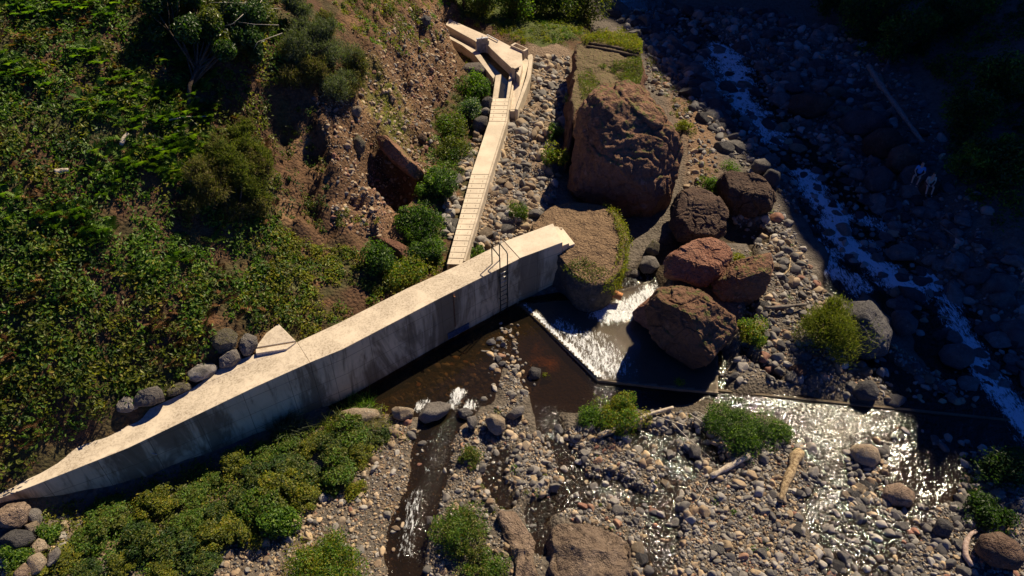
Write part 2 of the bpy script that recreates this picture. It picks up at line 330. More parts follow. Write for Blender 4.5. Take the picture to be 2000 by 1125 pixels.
def H(x, y):
    fx = np.clip((np.asarray(x, float) - xs[0]) / ST, 0, NX - 1.001); fy = np.clip((np.asarray(y, float) - ys[0]) / ST, 0, NY - 1.001)
    i = fx.astype(int); j = fy.astype(int); fx = fx - i; fy = fy - j
    return (Hm[j, i] * (1 - fx) + Hm[j, i + 1] * fx) * (1 - fy) + (Hm[j + 1, i] * (1 - fx) + Hm[j + 1, i + 1] * fx) * fy
def FLD(A, x, y):
    i = np.clip(((np.asarray(x) - xs[0]) / ST).round().astype(int), 0, NX - 1); j = np.clip(((np.asarray(y) - ys[0]) / ST).round().astype(int), 0, NY - 1); return A[j, i]
TT = np.arange(14, 120, .08)
def G(px, py):                                   # where the ray through a photograph pixel meets the ground
    q = CAM + TT[:, None] * rays(px, py); h = H(q[:, 0], q[:, 1]); k = np.argmax(q[:, 2] < h)
    if q[k, 2] >= h[k]: return P(px, py, 1.0)
    return np.array([q[k, 0], q[k, 1], h[k]])
# ground colours (what the ground is made of, not how it is lit)
def lerp(a, b, t): return a + (b - a) * t[..., None]
colr = np.zeros(X.shape + (3,)); na = n2(X, Y, 1.2, 31, 4); nb = n2(X, Y, .5, 33, 3)
colr[:] = (.105, .09, .075)                                                          # river gravel
colr = lerp(colr, np.array([.15, .105, .068]), sstep(-.1, .35, na) * (PX < 800))        # browner silt on the near left
colr = lerp(colr, np.array([.035, .024, .012]), WET * .9)                               # wet bed
hill = lerp(np.broadcast_to(np.array([.075, .042, .024]), colr.shape), np.array([.05, .05, .02]), sstep(-.2, .3, na))
hill = lerp(hill, np.array([.16, .08, .04]), sstep(.2, .5, nb) * .6)
hill = lerp(hill, np.array([.10, .058, .032]), CLIFF); hill = lerp(hill, np.array([.18, .108, .06]), CLIFF * sstep(.05, .4, na))
gmask = CLIFF * blur(pip(PX, PY, [(720, 110), (790, 180), (800, 250), (770, 300), (740, 230), (700, 170)]).astype(float), 2, 2)
hill = lerp(hill, np.array([.10, .11, .02]), gmask * sstep(-.4, .2, nb))
hill = lerp(hill, np.array([.17, .125, .09]), TERR); hill = lerp(hill, np.array([.06, .075, .02]), GREEN * 1.0)
toe = blur(pip(PX, PY, [(700, 390), (780, 360), (840, 400), (760, 480), (690, 470)]).astype(float), 2, 3)
hill = lerp(hill, np.array([.17, .10, .06]), toe)
colr = lerp(colr, hill, sstep(.3, .7, M))
bank = blur(pip(PX, PY, [(1400, 250), (1340, 180), (1300, 190), (1345, 300), (1340, 370), (1400, 360)]).astype(float), 2, 2) * (M < .5)
colr = lerp(colr, np.array([.16, .10, .06]), bank)
alg = (pip(PX, PY, [(1040, 668), (1056, 664), (1054, 680), (1042, 684)]) | pip(PX, PY, [(1036, 694), (1056, 692), (1058, 704), (1040, 706)]) | pip(PX, PY, [(1064, 696), (1082, 694), (1084, 710), (1068, 712)])).astype(float)
colr = lerp(colr, np.array([.55, .24, .03]), blur(alg, 1, 1) * .8 * (nb > -.1))
m_ground, nt = newmat('ground_soil')
at = nd(nt, 'Attribute', attribute_name='Col').outputs['Color']; pos = nd(nt, 'NewGeometry').outputs['Position']
a = noise(nt, pos, 2.2, 6, .65); b = noise(nt, pos, 11, 5, .7)
vo = nd(nt, 'TexVoronoi', {'Vector': pos, 'Scale': 7.0}).outputs
vd, vcol = vo['Distance'], vo['Color']
col = mixc(nt, mth(nt, 'MULTIPLY', ramp(nt, b, .35, .7), .6), at, mixc(nt, 1.0, at, (1.7, 1.6, 1.45), 'MULTIPLY'))
col = mixc(nt, mth(nt, 'MULTIPLY', ramp(nt, a, .55, .35), .6), col, mixc(nt, 1.0, at, (.5, .48, .45), 'MULTIPLY'))
col = mixc(nt, mth(nt, 'MULTIPLY', ramp(nt, nd(nt, 'SeparateXYZ', {0: vcol}).outputs[0], .5, 1.0), .35), col, mixc(nt, 1.0, at, (2.0, 1.9, 1.8), 'MULTIPLY'))
hg = mth(nt, 'ADD', mth(nt, 'ADD', a, mth(nt, 'MULTIPLY', b, .6)), mth(nt, 'MULTIPLY', mth(nt, 'SUBTRACT', .4, vd), .7))
out(nt, pbsdf(nt, col, .92, bump(nt, hg, .9, .12), .2))
idx = np.arange(NX * NY).reshape(NY, NX)
quad = np.stack([idx[:-1, :-1], idx[:-1, 1:], idx[1:, 1:], idx[1:, :-1]], -1).reshape(-1, 4)
tag(mesh('ground', np.stack([X, Y, Hm], -1).reshape(-1, 3), quad, m_ground, col=colr.reshape(-1, 3)), kind='structure')
# far ground out to the horizon
m_far = mat_plain('far_ground', (.05, .05, .03), .95, 0, .3, .3)
vv = [(x, y, z) for (x, y, z) in [(-600, -200, -6), (600, -200, -6), (600, 700, -6), (-600, 700, -6)]]
tag(mesh('valley_floor', vv, [(0, 1, 2, 3)], m_far), kind='structure')

# ------------------------------------------------------------ the gorge side that shades the river (beyond the right of the frame)
bd = [PW('1120 -40'), PW('1160 30'), PW('1245 75'), PW('1292 180'), PW('1365 285'), PW('1490 395'), PW('1550 480'), PW('1640 580'), PW('1680 680'), PW('1745 750'), PW('1735 850'), PW('1800 945'), PW('1880 1010'), PW('1960 1060')]
bd = [np.array(q[0]) for q in bd]; bd = [bd[0] * 2 - bd[2] + np.array([-4, 10])] + bd + [bd[-1] + np.array([1.5, -6]), bd[-1] + np.array([3, -14.])]
L = [0]
for q, r in zip(bd[:-1], bd[1:]): L.append(L[-1] + np.hypot(*(r - q)))
ss = np.arange(0, L[-1], .35); bx = np.interp(ss, L, [q[0] for q in bd]); by = np.interp(ss, L, [q[1] for q in bd])
TS = 95.0
jag = n2(ss, ss * 0, 5.0, 41, 5, .62) * 2.2
tail = sstep(L[-8], L[-6], ss); jag = jag * (1 + tail) - tail * np.abs(n2(ss, ss * 0, 1.2, 43, 4, .7)) * 9 + tail * .8
rx = bx + SD[0] * TS; ry = by + SD[1] * TS; rz = base(bx, by) + SD[2] * TS + jag
rows = []
front = np.stack([np.maximum(.72 * ry + 12, 40) + 10, ry * 0 + by + 30], 1)
for t in np.linspace(0, 1, 24):
    k = t ** 1.6; fx = (rx - 14) * (1 - k) + rx * k; fy = (ry - 8) * (1 - k) + ry * k
    z = 3 + (rz - 3) * t; rows.append(np.stack([fx + n2(ss, z, 6, 51, 4) * 2.5 * (1 - t), fy, z], 1))
for t in np.linspace(.1, 1, 8): rows.append(np.stack([rx + 60 * t, ry + 30 * t, rz * (1 - t)], 1))
g = np.array(rows); nr, nc = g.shape[:2]; ii = np.arange(nr * nc).reshape(nr, nc)
m_gorge = mat_rock('gorge_rock', (.05, .045, .03), (.07, .07, .035), (.04, .055, .02), .15)
tag(mesh('hillside', g.reshape(-1, 3), np.stack([ii[:-1, :-1], ii[:-1, 1:], ii[1:, 1:], ii[1:, :-1]], -1).reshape(-1, 4), m_gorge), kind='structure')
mpx, mpy, md = proj(g.reshape(-1, 3)); vis = (md > 0) & (mpx > 0) & (mpx < 2000) & (mpy > 0) & (mpy < 1125)
print('hillside verts in frame', vis.sum())

# ------------------------------------------------------------ water
def mat_water(name, tint, deep, glint=.0, foam_col=(.74, .76, .78)):
    m, nt = newmat(name); pos = nd(nt, 'NewGeometry').outputs['Position']
    fo = nd(nt, 'Attribute', attribute_name='foam').outputs['Fac']; ch = nd(nt, 'Attribute', attribute_name='chop').outputs['Fac']
    w1 = noise(nt, scaled(nt, pos, (1, 1, 1)), 1.8, 3, .5, .6); w2 = noise(nt, pos, 6.5, 2, .5, .8); w3 = noise(nt, pos, 15, 1, .5, .6)
    hh = mth(nt, 'ADD', mth(nt, 'ADD', mth(nt, 'MULTIPLY', w1, .8), mth(nt, 'MULTIPLY', w2, .6)), mth(nt, 'MULTIPLY', w3, .30))
    bn = nd(nt, 'Bump', {'Height': hh, 'Strength': ch, 'Distance': .06}).outputs[0]
    lw = nd(nt, 'Fresnel', {'IOR': 1.33, 'Normal': bn}).outputs[0]
    gl = nd(nt, 'BsdfGlossy', {'Color': (1, 1, 1), 'Roughness': .055, 'Normal': bn}).outputs[0]
    tr = nd(nt, 'BsdfTransparent', {'Color': tint}).outputs[0]; df = nd(nt, 'BsdfDiffuse', {'Color': deep}).outputs[0]
    body = nd(nt, 'MixShader', {0: .45, 1: tr, 2: df}).outputs[0]
    sf = nd(nt, 'MixShader', {0: lw, 1: body, 2: gl}).outputs[0]
    fp = nd(nt, 'Mapping', {'Vector': pos, 'Rotation': (0, 0, R(-22)), 'Scale': (1.5, .5, 1)}).outputs[0]; f1 = noise(nt, fp, 2.4, 5, .7, 1.6); f2 = noise(nt, fp, 9, 4, .8, 1.2)
    fm = mth(nt, 'ADD', fo, mth(nt, 'ADD', mth(nt, 'MULTIPLY', mth(nt, 'SUBTRACT', f1, .5), 1.9), mth(nt, 'MULTIPLY', mth(nt, 'SUBTRACT', f2, .5), 1.7)))
    fm = mth(nt, 'MULTIPLY', ramp(nt, fm, .42, .85), ramp(nt, fo, .02, .15))
    fb = pbsdf(nt, foam_col, .5, bump(nt, mth(nt, 'ADD', f1, f2), .8, .1), .3)
    out(nt, nd(nt, 'MixShader', {0: fm, 1: sf, 2: fb}).outputs[0]); return m
m_river = mat_water('river_water', (.62, .45, .27), (.022, .016, .009))
m_film = mat_water('apron_water', (.95, .93, .9), (.10, .085, .065))
FO = [('1405 95;1430 130;1445 165;1440 195', 1.25, .9), ('1375 110;1388 140;1400 170', .6, .6), ('1300 60;1340 85;1375 110', .5, .4), ('1385 120;1392 150', .5, .45), ('1440 195;1475 225;1490 250;1505 272', 1.05, .8), ('1455 240;1475 265', .6, .5),
      ('1572 345;1600 390;1632 420;1640 460;1662 490;1700 515;1725 535;1760 548', .95, .95), ('1600 470;1640 505', .5, .6), ('1700 470;1730 500', .4, .5), ('1850 590;1870 640;1890 680', .7, .65), ('1640 425;1700 432;1740 455;1785 468', .55, .6), ('1625 520;1650 545;1670 560', .9, .7),
      ('1745 545;1790 565;1840 545;1860 550', .8, .8), ('1840 545;1850 580', .5, .4), ('1892 680;1915 720;1945 765;1990 812;2020 850', .75, .9), ('1650 470;1680 500', 1.1, .5), ('1540 425;1565 445', .3, .4),
      ('1280 500;1310 495', .4, .6), ('1175 602;1205 595;1240 588;1275 572', .7, .6), ('1210 560;1260 545;1300 520', .6, .32), ('815 800;828 788', .28, .6), ('882 792;892 778;897 766', .28, .7), ('915 800;920 788', .25, .7),
      ('815 965;800 1040;792 1085', .28, .5), ('850 840;835 920', .4, .22), ('1620 765;1660 775', .4, .4), ('1430 762;1480 766', .25, .3)]
WS = .14
wx = np.arange(-16, 34, WS); wy = np.arange(8, 82, WS); WX, WY = np.meshgrid(wx, wy); wz = base(WX, WY)
foam = np.zeros_like(WX); wb = n2(WX, WY, .9, 61, 4, .6) * 1.1
for s, hw, st in FO: foam = np.maximum(foam, st * (1 - sstep(hw * .2, hw * 1.7, dline(WX, WY, PW(s)) + wb * hw)))
chop = np.full_like(WX, .85)
wpx, wpy, _ = proj(np.stack([WX, WY, wz], -1))
calm = blur(pip(wpx, wpy, [(600, 800), (780, 800), (900, 760), (1010, 790), (1165, 800), (1165, 735), (1010, 595)]).astype(float), 3, 3)
chop = chop - .70 * calm; chop = chop - .55 * blur(pip(wpx, wpy, [(1760, 850), (1880, 870), (1900, 930), (1850, 980), (1760, 980), (1740, 930)]).astype(float), 3, 2)
Mw = FLD(M, WX, WY); zz = wz + foam * .10 + n2(WX, WY, 1.1, 63, 3) * .05 * (1 - calm) * (chop > .4)
keep = ((FLD(Hm, WX, WY) < zz + .15) & (Mw < .6)); ap = pip(WX, WY, PW('1012 592;1168 738;1400 760;1400 700;1300 640;1262 560;1160 585'))
keep &= ~ap
wi = np.arange(WX.size).reshape(WX.shape); kq = keep[:-1, :-1] & keep[1:, :-1] & keep[:-1, 1:] & keep[1:, 1:]
q = np.stack([wi[:-1, :-1], wi[:-1, 1:], wi[1:, 1:], wi[1:, :-1]], -1)[kq]; used = np.unique(q); mp = np.full(WX.size, -1); mp[used] = np.arange(len(used))
tag(mesh('river_water', np.stack([WX, WY, zz], -1).reshape(-1, 3)[used], mp[q], m_river, attrs={'foam': foam.ravel()[used], 'chop': chop.ravel()[used]}), kind='structure')
# ------------------------------------------------------------ weir: concrete sills and the apron behind them
m_conc = mat_concrete('concrete_top', (.56, .475, .365), (.21, .16, .11), speck=.85)
m_conc2 = mat_concrete('concrete_new', (.62, .54, .43), (.32, .26, .19), speck=.28)
m_face = mat_concrete('concrete_face', (.62, .46, .25), (.19, .13, .065), face=True)
m_apron = mat_concrete('apron_concrete', (.20, .165, .125), (.10, .08, .055), speck=.6)
m_wetc = mat_concrete('concrete_wet', (.11, .085, .055), (.04, .032, .02), speck=.6)
ZS = .08
ws = empty('weir_sill', tuple(PW('1165 736')[0]) + (-.8,), 'wet concrete weir sill meeting at an angle, holding back the white water', 'weir')
def beam(a, b, wd, z1, z0):
    a, b = np.array(a), np.array(b); d = (b - a) / np.linalg.norm(b - a); n = np.array([-d[1], d[0]]) * wd
    return [tuple(a), tuple(b), tuple(b + n), tuple(a + n)]
pA, pB, pC = P(1015, 594, ZS)[:2], P(1165, 735, ZS)[:2], P(2080, 826, ZS)[:2]
apron_loc = np.array(ws.location)
MB().prism(beam(pB, pA, -.30, 0, 0), -.9, ZS).build('angled_beam', m_wetc, ws, bevel=.02, loc=None).location = -apron_loc
MB().prism([(q[0], q[1], base(0, q[1]) + .055) for q in beam(pB + np.array([.02, 0]), pC, .13, 0, 0)], -.9).build('cross_beam', m_wetc, ws, bevel=.02).location = -apron_loc
apoly = PW('1016 590;1168 737;1404 762;1404 690;1300 610;1270 545;1160 575', .2)
ax, ay = np.meshgrid(np.arange(0, 13, .12), np.arange(18, 36, .12))
ins = pip(ax, ay, apoly); az = np.full_like(ax, .03) + .16 * sstep(26, 33, ay)
ai = np.arange(ax.size).reshape(ax.shape); kq = ins[:-1, :-1] & ins[1:, :-1] & ins[:-1, 1:] & ins[1:, 1:]
q = np.stack([ai[:-1, :-1], ai[:-1, 1:], ai[1:, 1:], ai[1:, :-1]], -1)[kq]; used = np.unique(q); mp = np.full(ax.size, -1); mp[used] = np.arange(len(used))
vv = np.stack([ax, ay, az], -1).reshape(-1, 3)[used]
apr = MB().prism([(p[0], p[1]) for p in apoly], -.6, .0).build('weir_apron', m_apron)
tag(apr, kind='structure')
dsill = dline(vv[:, 0], vv[:, 1], [tuple(pA), tuple(pB)])
apx, apy, _ = proj(vv)
fo = .95 * (1 - sstep(.15, .55, dsill + n2(vv[:, 0], vv[:, 1], .5, 71) * .25))
lobe = blur(np.where(ins, 0, 0) + pip(*proj(np.stack([ax, ay, az], -1))[:2], [(1060, 620), (1165, 735), (1240, 742), (1245, 715), (1225, 680), (1190, 650), (1140, 640), (1090, 620)]).astype(float), 2, 3).ravel()[used]
fo = np.maximum(fo, lobe * (.42 + .28 * (1 - sstep(.3, 2.6, dsill))))
fo = np.maximum(fo, .8 * (1 - sstep(.3, 1.3, dline(vv[:, 0], vv[:, 1], PW('1180 605;1215 600;1280 570', .35)) + n2(vv[:, 0], vv[:, 1], .5, 73) * .3)))
tag(mesh('apron_water', vv + np.array([0, 0, .03]) + np.c_[vv[:, :2] * 0, n2(vv[:, 0], vv[:, 1], .6, 75) * .006 + fo * .05], mp[q], m_film, attrs={'foam': fo, 'chop': .22 + .45 * np.clip(fo * 2, 0, 1)}), kind='structure')

# ------------------------------------------------------------ the big concrete wall
def zt(px): return 2.9 - .9 * max(0, (560 - px)) / 560
FRONT = [(-40, 990), (0, 973), (67, 948), (250, 875), (500, 755), (605, 708), (667, 683), (860, 582), (1015, 505), (1099, 474)]
BACK = [(-40, 980), (0, 962), (28, 945), (60, 918), (125, 878), (175, 845), (250, 818), (370, 762), (430, 718), (492, 693), (580, 668), (667, 628), (795, 563), (892, 519), (975, 477), (1062, 443)]
fw_ = [P(a, b, zt(a)) for a, b in FRONT]; bk_ = [P(a, b, zt(a)) for a, b in BACK]
wall = empty('retaining_wall', (fw_[5][0], fw_[5][1], 0), 'long pale concrete retaining wall running diagonally beside the pool', 'wall')
acc = {}
def wuv(v):                                       # u = metres along the wall, v = height
    d = np.array([fw_[6][0] - fw_[2][0], fw_[6][1] - fw_[2][1]]); d /= np.linalg.norm(d); return np.stack([v[:, :2] @ d, v[:, 2]], 1)
def wall_part(name, fr, bk, zb, mt, mf):
    top = fr + bk[::-1]; o = MB().prism([tuple(q) for q in top], zb).build(name, mf, wall, uvf=wuv)
    o.data.materials.append(mt)
    for p in o.data.polygons:
        if p.normal.z > .7: p.material_index = 1
    o.location = -np.array(wall.location)
    m = o.modifiers.new('bevel', 'BEVEL'); m.width = .025; m.segments = 2; m.limit_method = 'ANGLE'; m.angle_limit = R(50)
    return o
kb = P(580, 668, 2.9); kf = fw_[5]
wall_part('wall_section', fw_[:6], bk_[:11], -1.6, m_conc, m_face)
jb = P(985, 472, 2.9); jf = fw_[8]
wall_part('wall_section', fw_[5:9], bk_[10:15] + [jb], -1.6, m_conc, m_face)
m_conc3 = mat_concrete('concrete_pale', (.62, .53, .41), (.33, .26, .18), speck=.3)
m_face2 = mat_concrete('concrete_face_pale', (.64, .49, .29), (.22, .155, .085), face=True)
eb = P(1080, 437, 2.9)
wall_part('wall_end_section', [jf + [0, 0, .03], fw_[9] + [0, 0, .03]], [jb + [0, 0, .03], eb + [0, 0, .03]], -1.2, m_conc3, m_face2)
for k, (fa, fb_, ba, bb, z) in enumerate([((1099, 480), (1112, 475), (1080, 442), (1090, 442), 2.66), ((1112, 480), (1123, 476), (1090, 444), (1098, 444), 2.50)]):
    wall_part('end_step', [P(*fa, z), P(*fb_, z)], [P(*ba, z), P(*bb, z)], .3, m_conc3, m_face2)
# sloped slab behind the kink of the wall
o = MB().prism([tuple(P(498, 679, 2.96)), tuple(P(578, 666, 2.97)), tuple(P(544, 632, 3.14)), tuple(P(520, 650, 3.06))], 1.5).build('concrete_ramp', m_conc, bevel=.03)
tag(o, 'sloping triangular concrete slab between boulders and the bend of the wall', 'slab')
o = MB().prism([tuple(P(500, 682, 2.97)), tuple(P(577, 669, 2.97)), tuple(P(560, 681, 2.97)), tuple(P(500, 690, 2.97))], 2.5).build('raised_strip', m_conc, wall); o.location = -np.array(wall.location)
# ladder
m_steel = mat_plain('painted_steel', (.035, .045, .04), .45, .6); m_galv = mat_plain('bare_rung_steel', (.45, .43, .38), .35, .8)
wd = fw_[8] - fw_[7]; wd[2] = 0; wd /= np.linalg.norm(wd); wn = np.array([wd[1], -wd[0], 0])         # wn points out of the wall
eA = P(974.5, 527, 2.9); eB = P(993, 517, 2.9)
eA = fw_[7] + wd * ((eA - fw_[7]) @ wd); eB = eA + wd * .46
lad = empty('steel_ladder', tuple(eA + wn * .14 - [0, 0, 2.9]), 'dark steel ladder with looped handrails hooked over the concrete wall', 'ladder')
lo = np.array(lad.location)
for e in (eA, eB):
    MB().tube([e - wn * .50, e - wn * .50 + [0, 0, 1.0], e - wn * .45 + [0, 0, 1.06], e + wn * .07 + [0, 0, .90], e + wn * .14 + [0, 0, .80], e + wn * .14 - [0, 0, 2.9]], .028, 8).build('rail', m_steel, lad, True).location = -lo
for k in range(9): MB().tube([eA + wn * .14 - [0, 0, .22 + .3 * k], eB + wn * .14 - [0, 0, .22 + .3 * k]], .018, 6).build('rung', m_galv if k < 3 else m_steel, lad, True).location = -lo
for e in (eA, eB):
    for z in (.5, 1.9): MB().tube([e - wn * .02 - [0, 0, z], e + wn * .14 - [0, 0, z]], .02, 6).build('bracket', m_steel, lad, True).location = -lo
# rod with a loose end fixed to the wall, and a grate at the water line
m_rust = mat_plain('rusty_iron', (.22, .10, .045), .8, .2, .5)
e = fw_[6] + wd * ((P(885, 572, 2.9) - fw_[6]) @ wd)
e = P(885, 571, 2.9); e = fw_[7] + wd * ((e - fw_[7]) @ wd)
rod = MB().tube([e + wn * .12 - [0, 0, .12], e + wn * .03 - [0, 0, .18], e + wn * .03 - [0, 0, 2.3]], .022, 6).tube([e + wn * .03 - [0, 0, .25], e + wn * .2 - [0, 0, .2]], .03, 6).build('iron_rod', m_rust, None, True, loc=tuple(e + wn * .03 - [0, 0, 2.3]))
tag(rod, 'thin rusty rod bolted upright on the shaded wall face', 'rod')
m_blue = mat_plain('blue_grey_steel', (.12, .16, .24), .4, .5)
gb = P(894, 643, .3); gb = fw_[7] + wd * ((gb - fw_[7]) @ wd); gb[2] = .25
gr = empty('outlet_grate', tuple(gb + wn * .06 - [0, 0, .15]), 'small blue grey barred grate low on the wall at the water', 'grate'); lo = np.array(gr.location)
for z in (-.14, -.05, .05, .14): MB().box(gb + wn * .06 + [0, 0, z], wd * .62, wn * .03, np.array([0, 0, .022])).build('bar', m_blue, gr).location = -lo
for s in (-.6, .6): MB().box(gb + wn * .05 + wd * s, wd * .03, wn * .02, np.array([0, 0, .18])).build('bracket', m_blue, gr).location = -lo
# ------------------------------------------------------------ levada channel with its cover slabs, basin and sluice
m_slab = mat_concrete('slab_concrete', (.60, .51, .39), (.34, .27, .19), speck=.3)
m_deck = mat_concrete('deck_concrete', (.56, .465, .36), (.24, .18, .12), speck=.45)
m_side = mat_concrete('channel_side', (.50, .42, .32), (.20, .15, .10), speck=.5)
LEFT = [(962, 190), (956, 234), (921, 338), (873, 516)]; RIGHT = [(994, 191), (986.5, 237), (953, 344), (904, 510)]
def zc(py): return 3.05 - .28 * (py - 191) / 324
Lw = [P(a, b, zc(b)) for a, b in LEFT]; Rw = [P(a, b, zc(b)) for a, b in RIGHT]
chan = empty('water_channel', (Lw[1][0], Lw[1][1], 2.0), 'pale concrete irrigation channel with basin and wide deck below the earth bank', 'channel')
def addp(mb, name, mat, bev=.02):
    o = mb.build(name, mat, chan, bevel=bev); o.location = -np.array(chan.location); return o
mb = MB(); n = len(Lw); dz = np.array([0, 0, .30]); v = []
for l, r in zip(Lw, Rw):
    e = (r - l) / np.linalg.norm(r - l); v += [l - e * .02 - dz, r + e * .05 - dz, r + e * .30 - [0, 0, 1.5], l - e * .25 - [0, 0, 1.5]]
f = [(0, 3, 2, 1), tuple(4 * (n - 1) + k for k in range(4))]
for i in range(n - 1):
    for k in range(4): f.append((4 * i + k, 4 * i + (k + 1) % 4, 4 * i + 4 + (k + 1) % 4, 4 * i + 4 + k))
addp(mb.add(v, f), 'channel_body', m_side)
mb = MB()                                         # thin kerb along the valley side of the slabs
for i in range(n - 1):
    e0, e1 = [(Rw[j] - Lw[j]) / np.linalg.norm(Rw[j] - Lw[j]) for j in (i, i + 1)]
    a, b = Rw[i], Rw[i + 1]; q = [a + e0 * .01, b + e1 * .01, b + e1 * .13, a + e0 * .13]; mb.prism([tuple(p - [0, 0, .01]) for p in q], 2.3)
addp(mb, 'kerb', m_side)
mb = MB()
for i in range(n - 1):
    e0, e1 = [(Rw[j] - Lw[j]) / np.linalg.norm(Rw[j] - Lw[j]) for j in (i, i + 1)]
    a, b = Lw[i] - [0, 0, .075], Lw[i + 1] - [0, 0, .075]; mb.prism([tuple(a - e0 * .01), tuple(b - e1 * .01), tuple(b + e1 * .09), tuple(a + e0 * .09)], 2.2)
addp(mb, 'kerb', m_side)
def edge(tt, W):                                  # point on a polyline by image row
    ys_ = [proj(p)[1] for p in W]; k = min(max(int(np.searchsorted(ys_, tt)) - 1, 0), len(W) - 2); s = (tt - ys_[k]) / (ys_[k + 1] - ys_[k]); return W[k] + (W[k + 1] - W[k]) * s
def slab_mesh(name, l0, r0, l1, r1, slots, label, group=None):
    l0, r0, l1, r1 = map(np.asarray, (l0, r0, l1, r1)); us = [0, .2, .225, .775, .8, 1.0] if slots else [0, 1.0]; vs_ = [0, .3, .72, 1.0] if slots else [0, 1.0]
    def pt(u, v): return (l0 * (1 - u) + r0 * u) * (1 - v) + (l1 * (1 - u) + r1 * u) * v
    c = pt(.5, .5) - [0, 0, .06]; V = []; Fs = []; nu, nv = len(us), len(vs_)
    for lev in (0, -.065):
        for b in vs_:
            for a in us: V.append(pt(a, b) + [0, 0, lev] - c)
    solid = lambda i, j: 0 <= i < nu - 1 and 0 <= j < nv - 1 and not (slots and j == 1 and i in (1, 3))
    I = lambda i, j, l: l * nu * nv + j * nu + i
    for j in range(nv - 1):
        for i in range(nu - 1):
            if not solid(i, j): continue
            Fs += [(I(i, j, 0), I(i, j + 1, 0), I(i + 1, j + 1, 0), I(i + 1, j, 0)), (I(i, j, 1), I(i + 1, j, 1), I(i + 1, j + 1, 1), I(i, j + 1, 1))]
            for di, dj, (p, q) in ((-1, 0, ((i, j), (i, j + 1))), (1, 0, ((i + 1, j + 1), (i + 1, j))), (0, -1, ((i + 1, j), (i, j))), (0, 1, ((i, j + 1), (i + 1, j + 1)))):
                if not solid(i + di, j + dj): Fs.append((I(*p, 0), I(*p, 1), I(*q, 1), I(*q, 0)))
    o = mesh(name, V, Fs, m_slab, None, False, loc=tuple(c)); return tag(o, label, 'slab', group)
def slabs(y0, y1, cnt, label, group):
    a, b, c_, d = edge(y0, Lw), edge(y0, Rw), edge(y1, Lw), edge(y1, Rw); rr = random.Random(cnt)
    for k in range(cnt):
        s, t = k / cnt + .032 / cnt * 1.6, (k + 1) / cnt - .032 / cnt * 1.6; dz = np.array([0, 0, rr.uniform(-.006, .008)])
        slab_mesh('cover_slab', a + (c_ - a) * s + dz, b + (d - b) * s + dz, a + (c_ - a) * t + dz, b + (d - b) * t + dz, True, label, group)
slabs(192, 237, 6, 'slotted concrete cover slab at the upper end of the channel by the basin', 'upper cover slabs')
slab_mesh('cover_lid', edge(237.6, Lw), edge(237.6, Rw), edge(340.4, Lw), edge(340.4, Rw), False, 'long plain concrete lid between the two runs of slotted cover slabs')
slabs(341, 516, 17, 'slotted concrete cover slab in the long lower run towards the big wall', 'lower cover slabs')
def PZ(s, z): return [tuple(P(*map(float, q.split()), z)) for q in s.split(';')]
ZD, ZB = 3.45, 3.02
# deck: wide raised platform
addp(MB().prism(PZ('878 36;887 41;939 64;974 78;1019 101;1021 127;1015 150;1004 137;980 115;958 94;953 88;932 82;897 63;870 48', ZD), 1.8), 'deck', m_deck, .03)
# basin: floor, outer kerb
addp(MB().prism(PZ('872 62;933 95;958 92;1003 136;1000 152;990 191;972 191;978 146;966 152;926 112;872 76', 2.55), 1.7), 'basin_floor', m_side, 0)
m_bw = mat_water('basin_water', (.35, .33, .22), (.008, .012, .012)); wv = PZ('872 60;933 94;958 91;1005 135;1003 152;990 192;972 192;979 144;966 150;926 110;872 74', 2.82)
o = mesh('basin_water', wv, [tuple(range(len(wv)))[::-1]], m_bw, None, False, attrs={'foam': np.zeros(len(wv)), 'chop': np.full(len(wv), .04)}); o.data.flip_normals() if o.data.polygons[0].normal.z < 0 else None
tag(o, kind='structure')
def strip(s_in, s_out, z, z0, name, mat=None): return addp(MB().prism(PZ(s_in, z) + PZ(s_out, z)[::-1], z0), name, mat or m_side, .015)
strip('862 62;905 84;933 98;967 148', '862 67;902 88;926 106;963 153', ZB, 1.8, 'basin_kerb')
addp(MB().prism(PZ('968 147;979 145;972.5 191;962 192', ZB), 1.8), 'channel_wall', m_side, .015)
addp(MB().prism(PZ('996 138;1003 136;994 193;988.5 193', ZB + .02), 1.8), 'channel_wall', m_side, .015)
# sluice gate plate across the channel and its slotted posts
m_gate = mat_plain('gate_plate', (.33, .29, .23), .7, .1, .3, 5); m_gtop = mat_plain('galvanised_edge', (.55, .56, .58), .45, .6)
ga, gb_ = P(932, 104, 2.85), P(953, 101, 2.85); gz = np.array([0, 0, 1.05])
sl_ = empty('sluice_gate', tuple((ga + gb_) / 2), 'grey upright sluice gate plate standing across the basin inlet', 'sluice gate'); lo = np.array(sl_.location)
ex = (gb_ - ga) / 2; ey = np.cross([0, 0, 1.], ex / np.linalg.norm(ex)) * .06
MB().box((ga + gb_) / 2 + gz / 2, ex, ey, gz / 2).build('plate', m_gate, sl_, bevel=.01).location = -lo
MB().box((ga + gb_) / 2 + gz + [0, 0, .035], ex * 1.04, ey * 1.5, np.array([0, 0, .03])).build('top_bar', m_gtop, sl_).location = -lo
MB().tube([(ga + gb_) / 2 + gz, (ga + gb_) / 2 + gz + [0, 0, .22]], .03, 8).build('spindle', m_gtop, sl_, True).location = -lo
for s in (-1, 1): MB().box((ga + gb_) / 2 + ex * s * 1.08 + gz * .42, ex / np.linalg.norm(ex) * .05, ey * 2, gz * .42).build('guide_post', m_side, sl_, bevel=.01).location = -lo
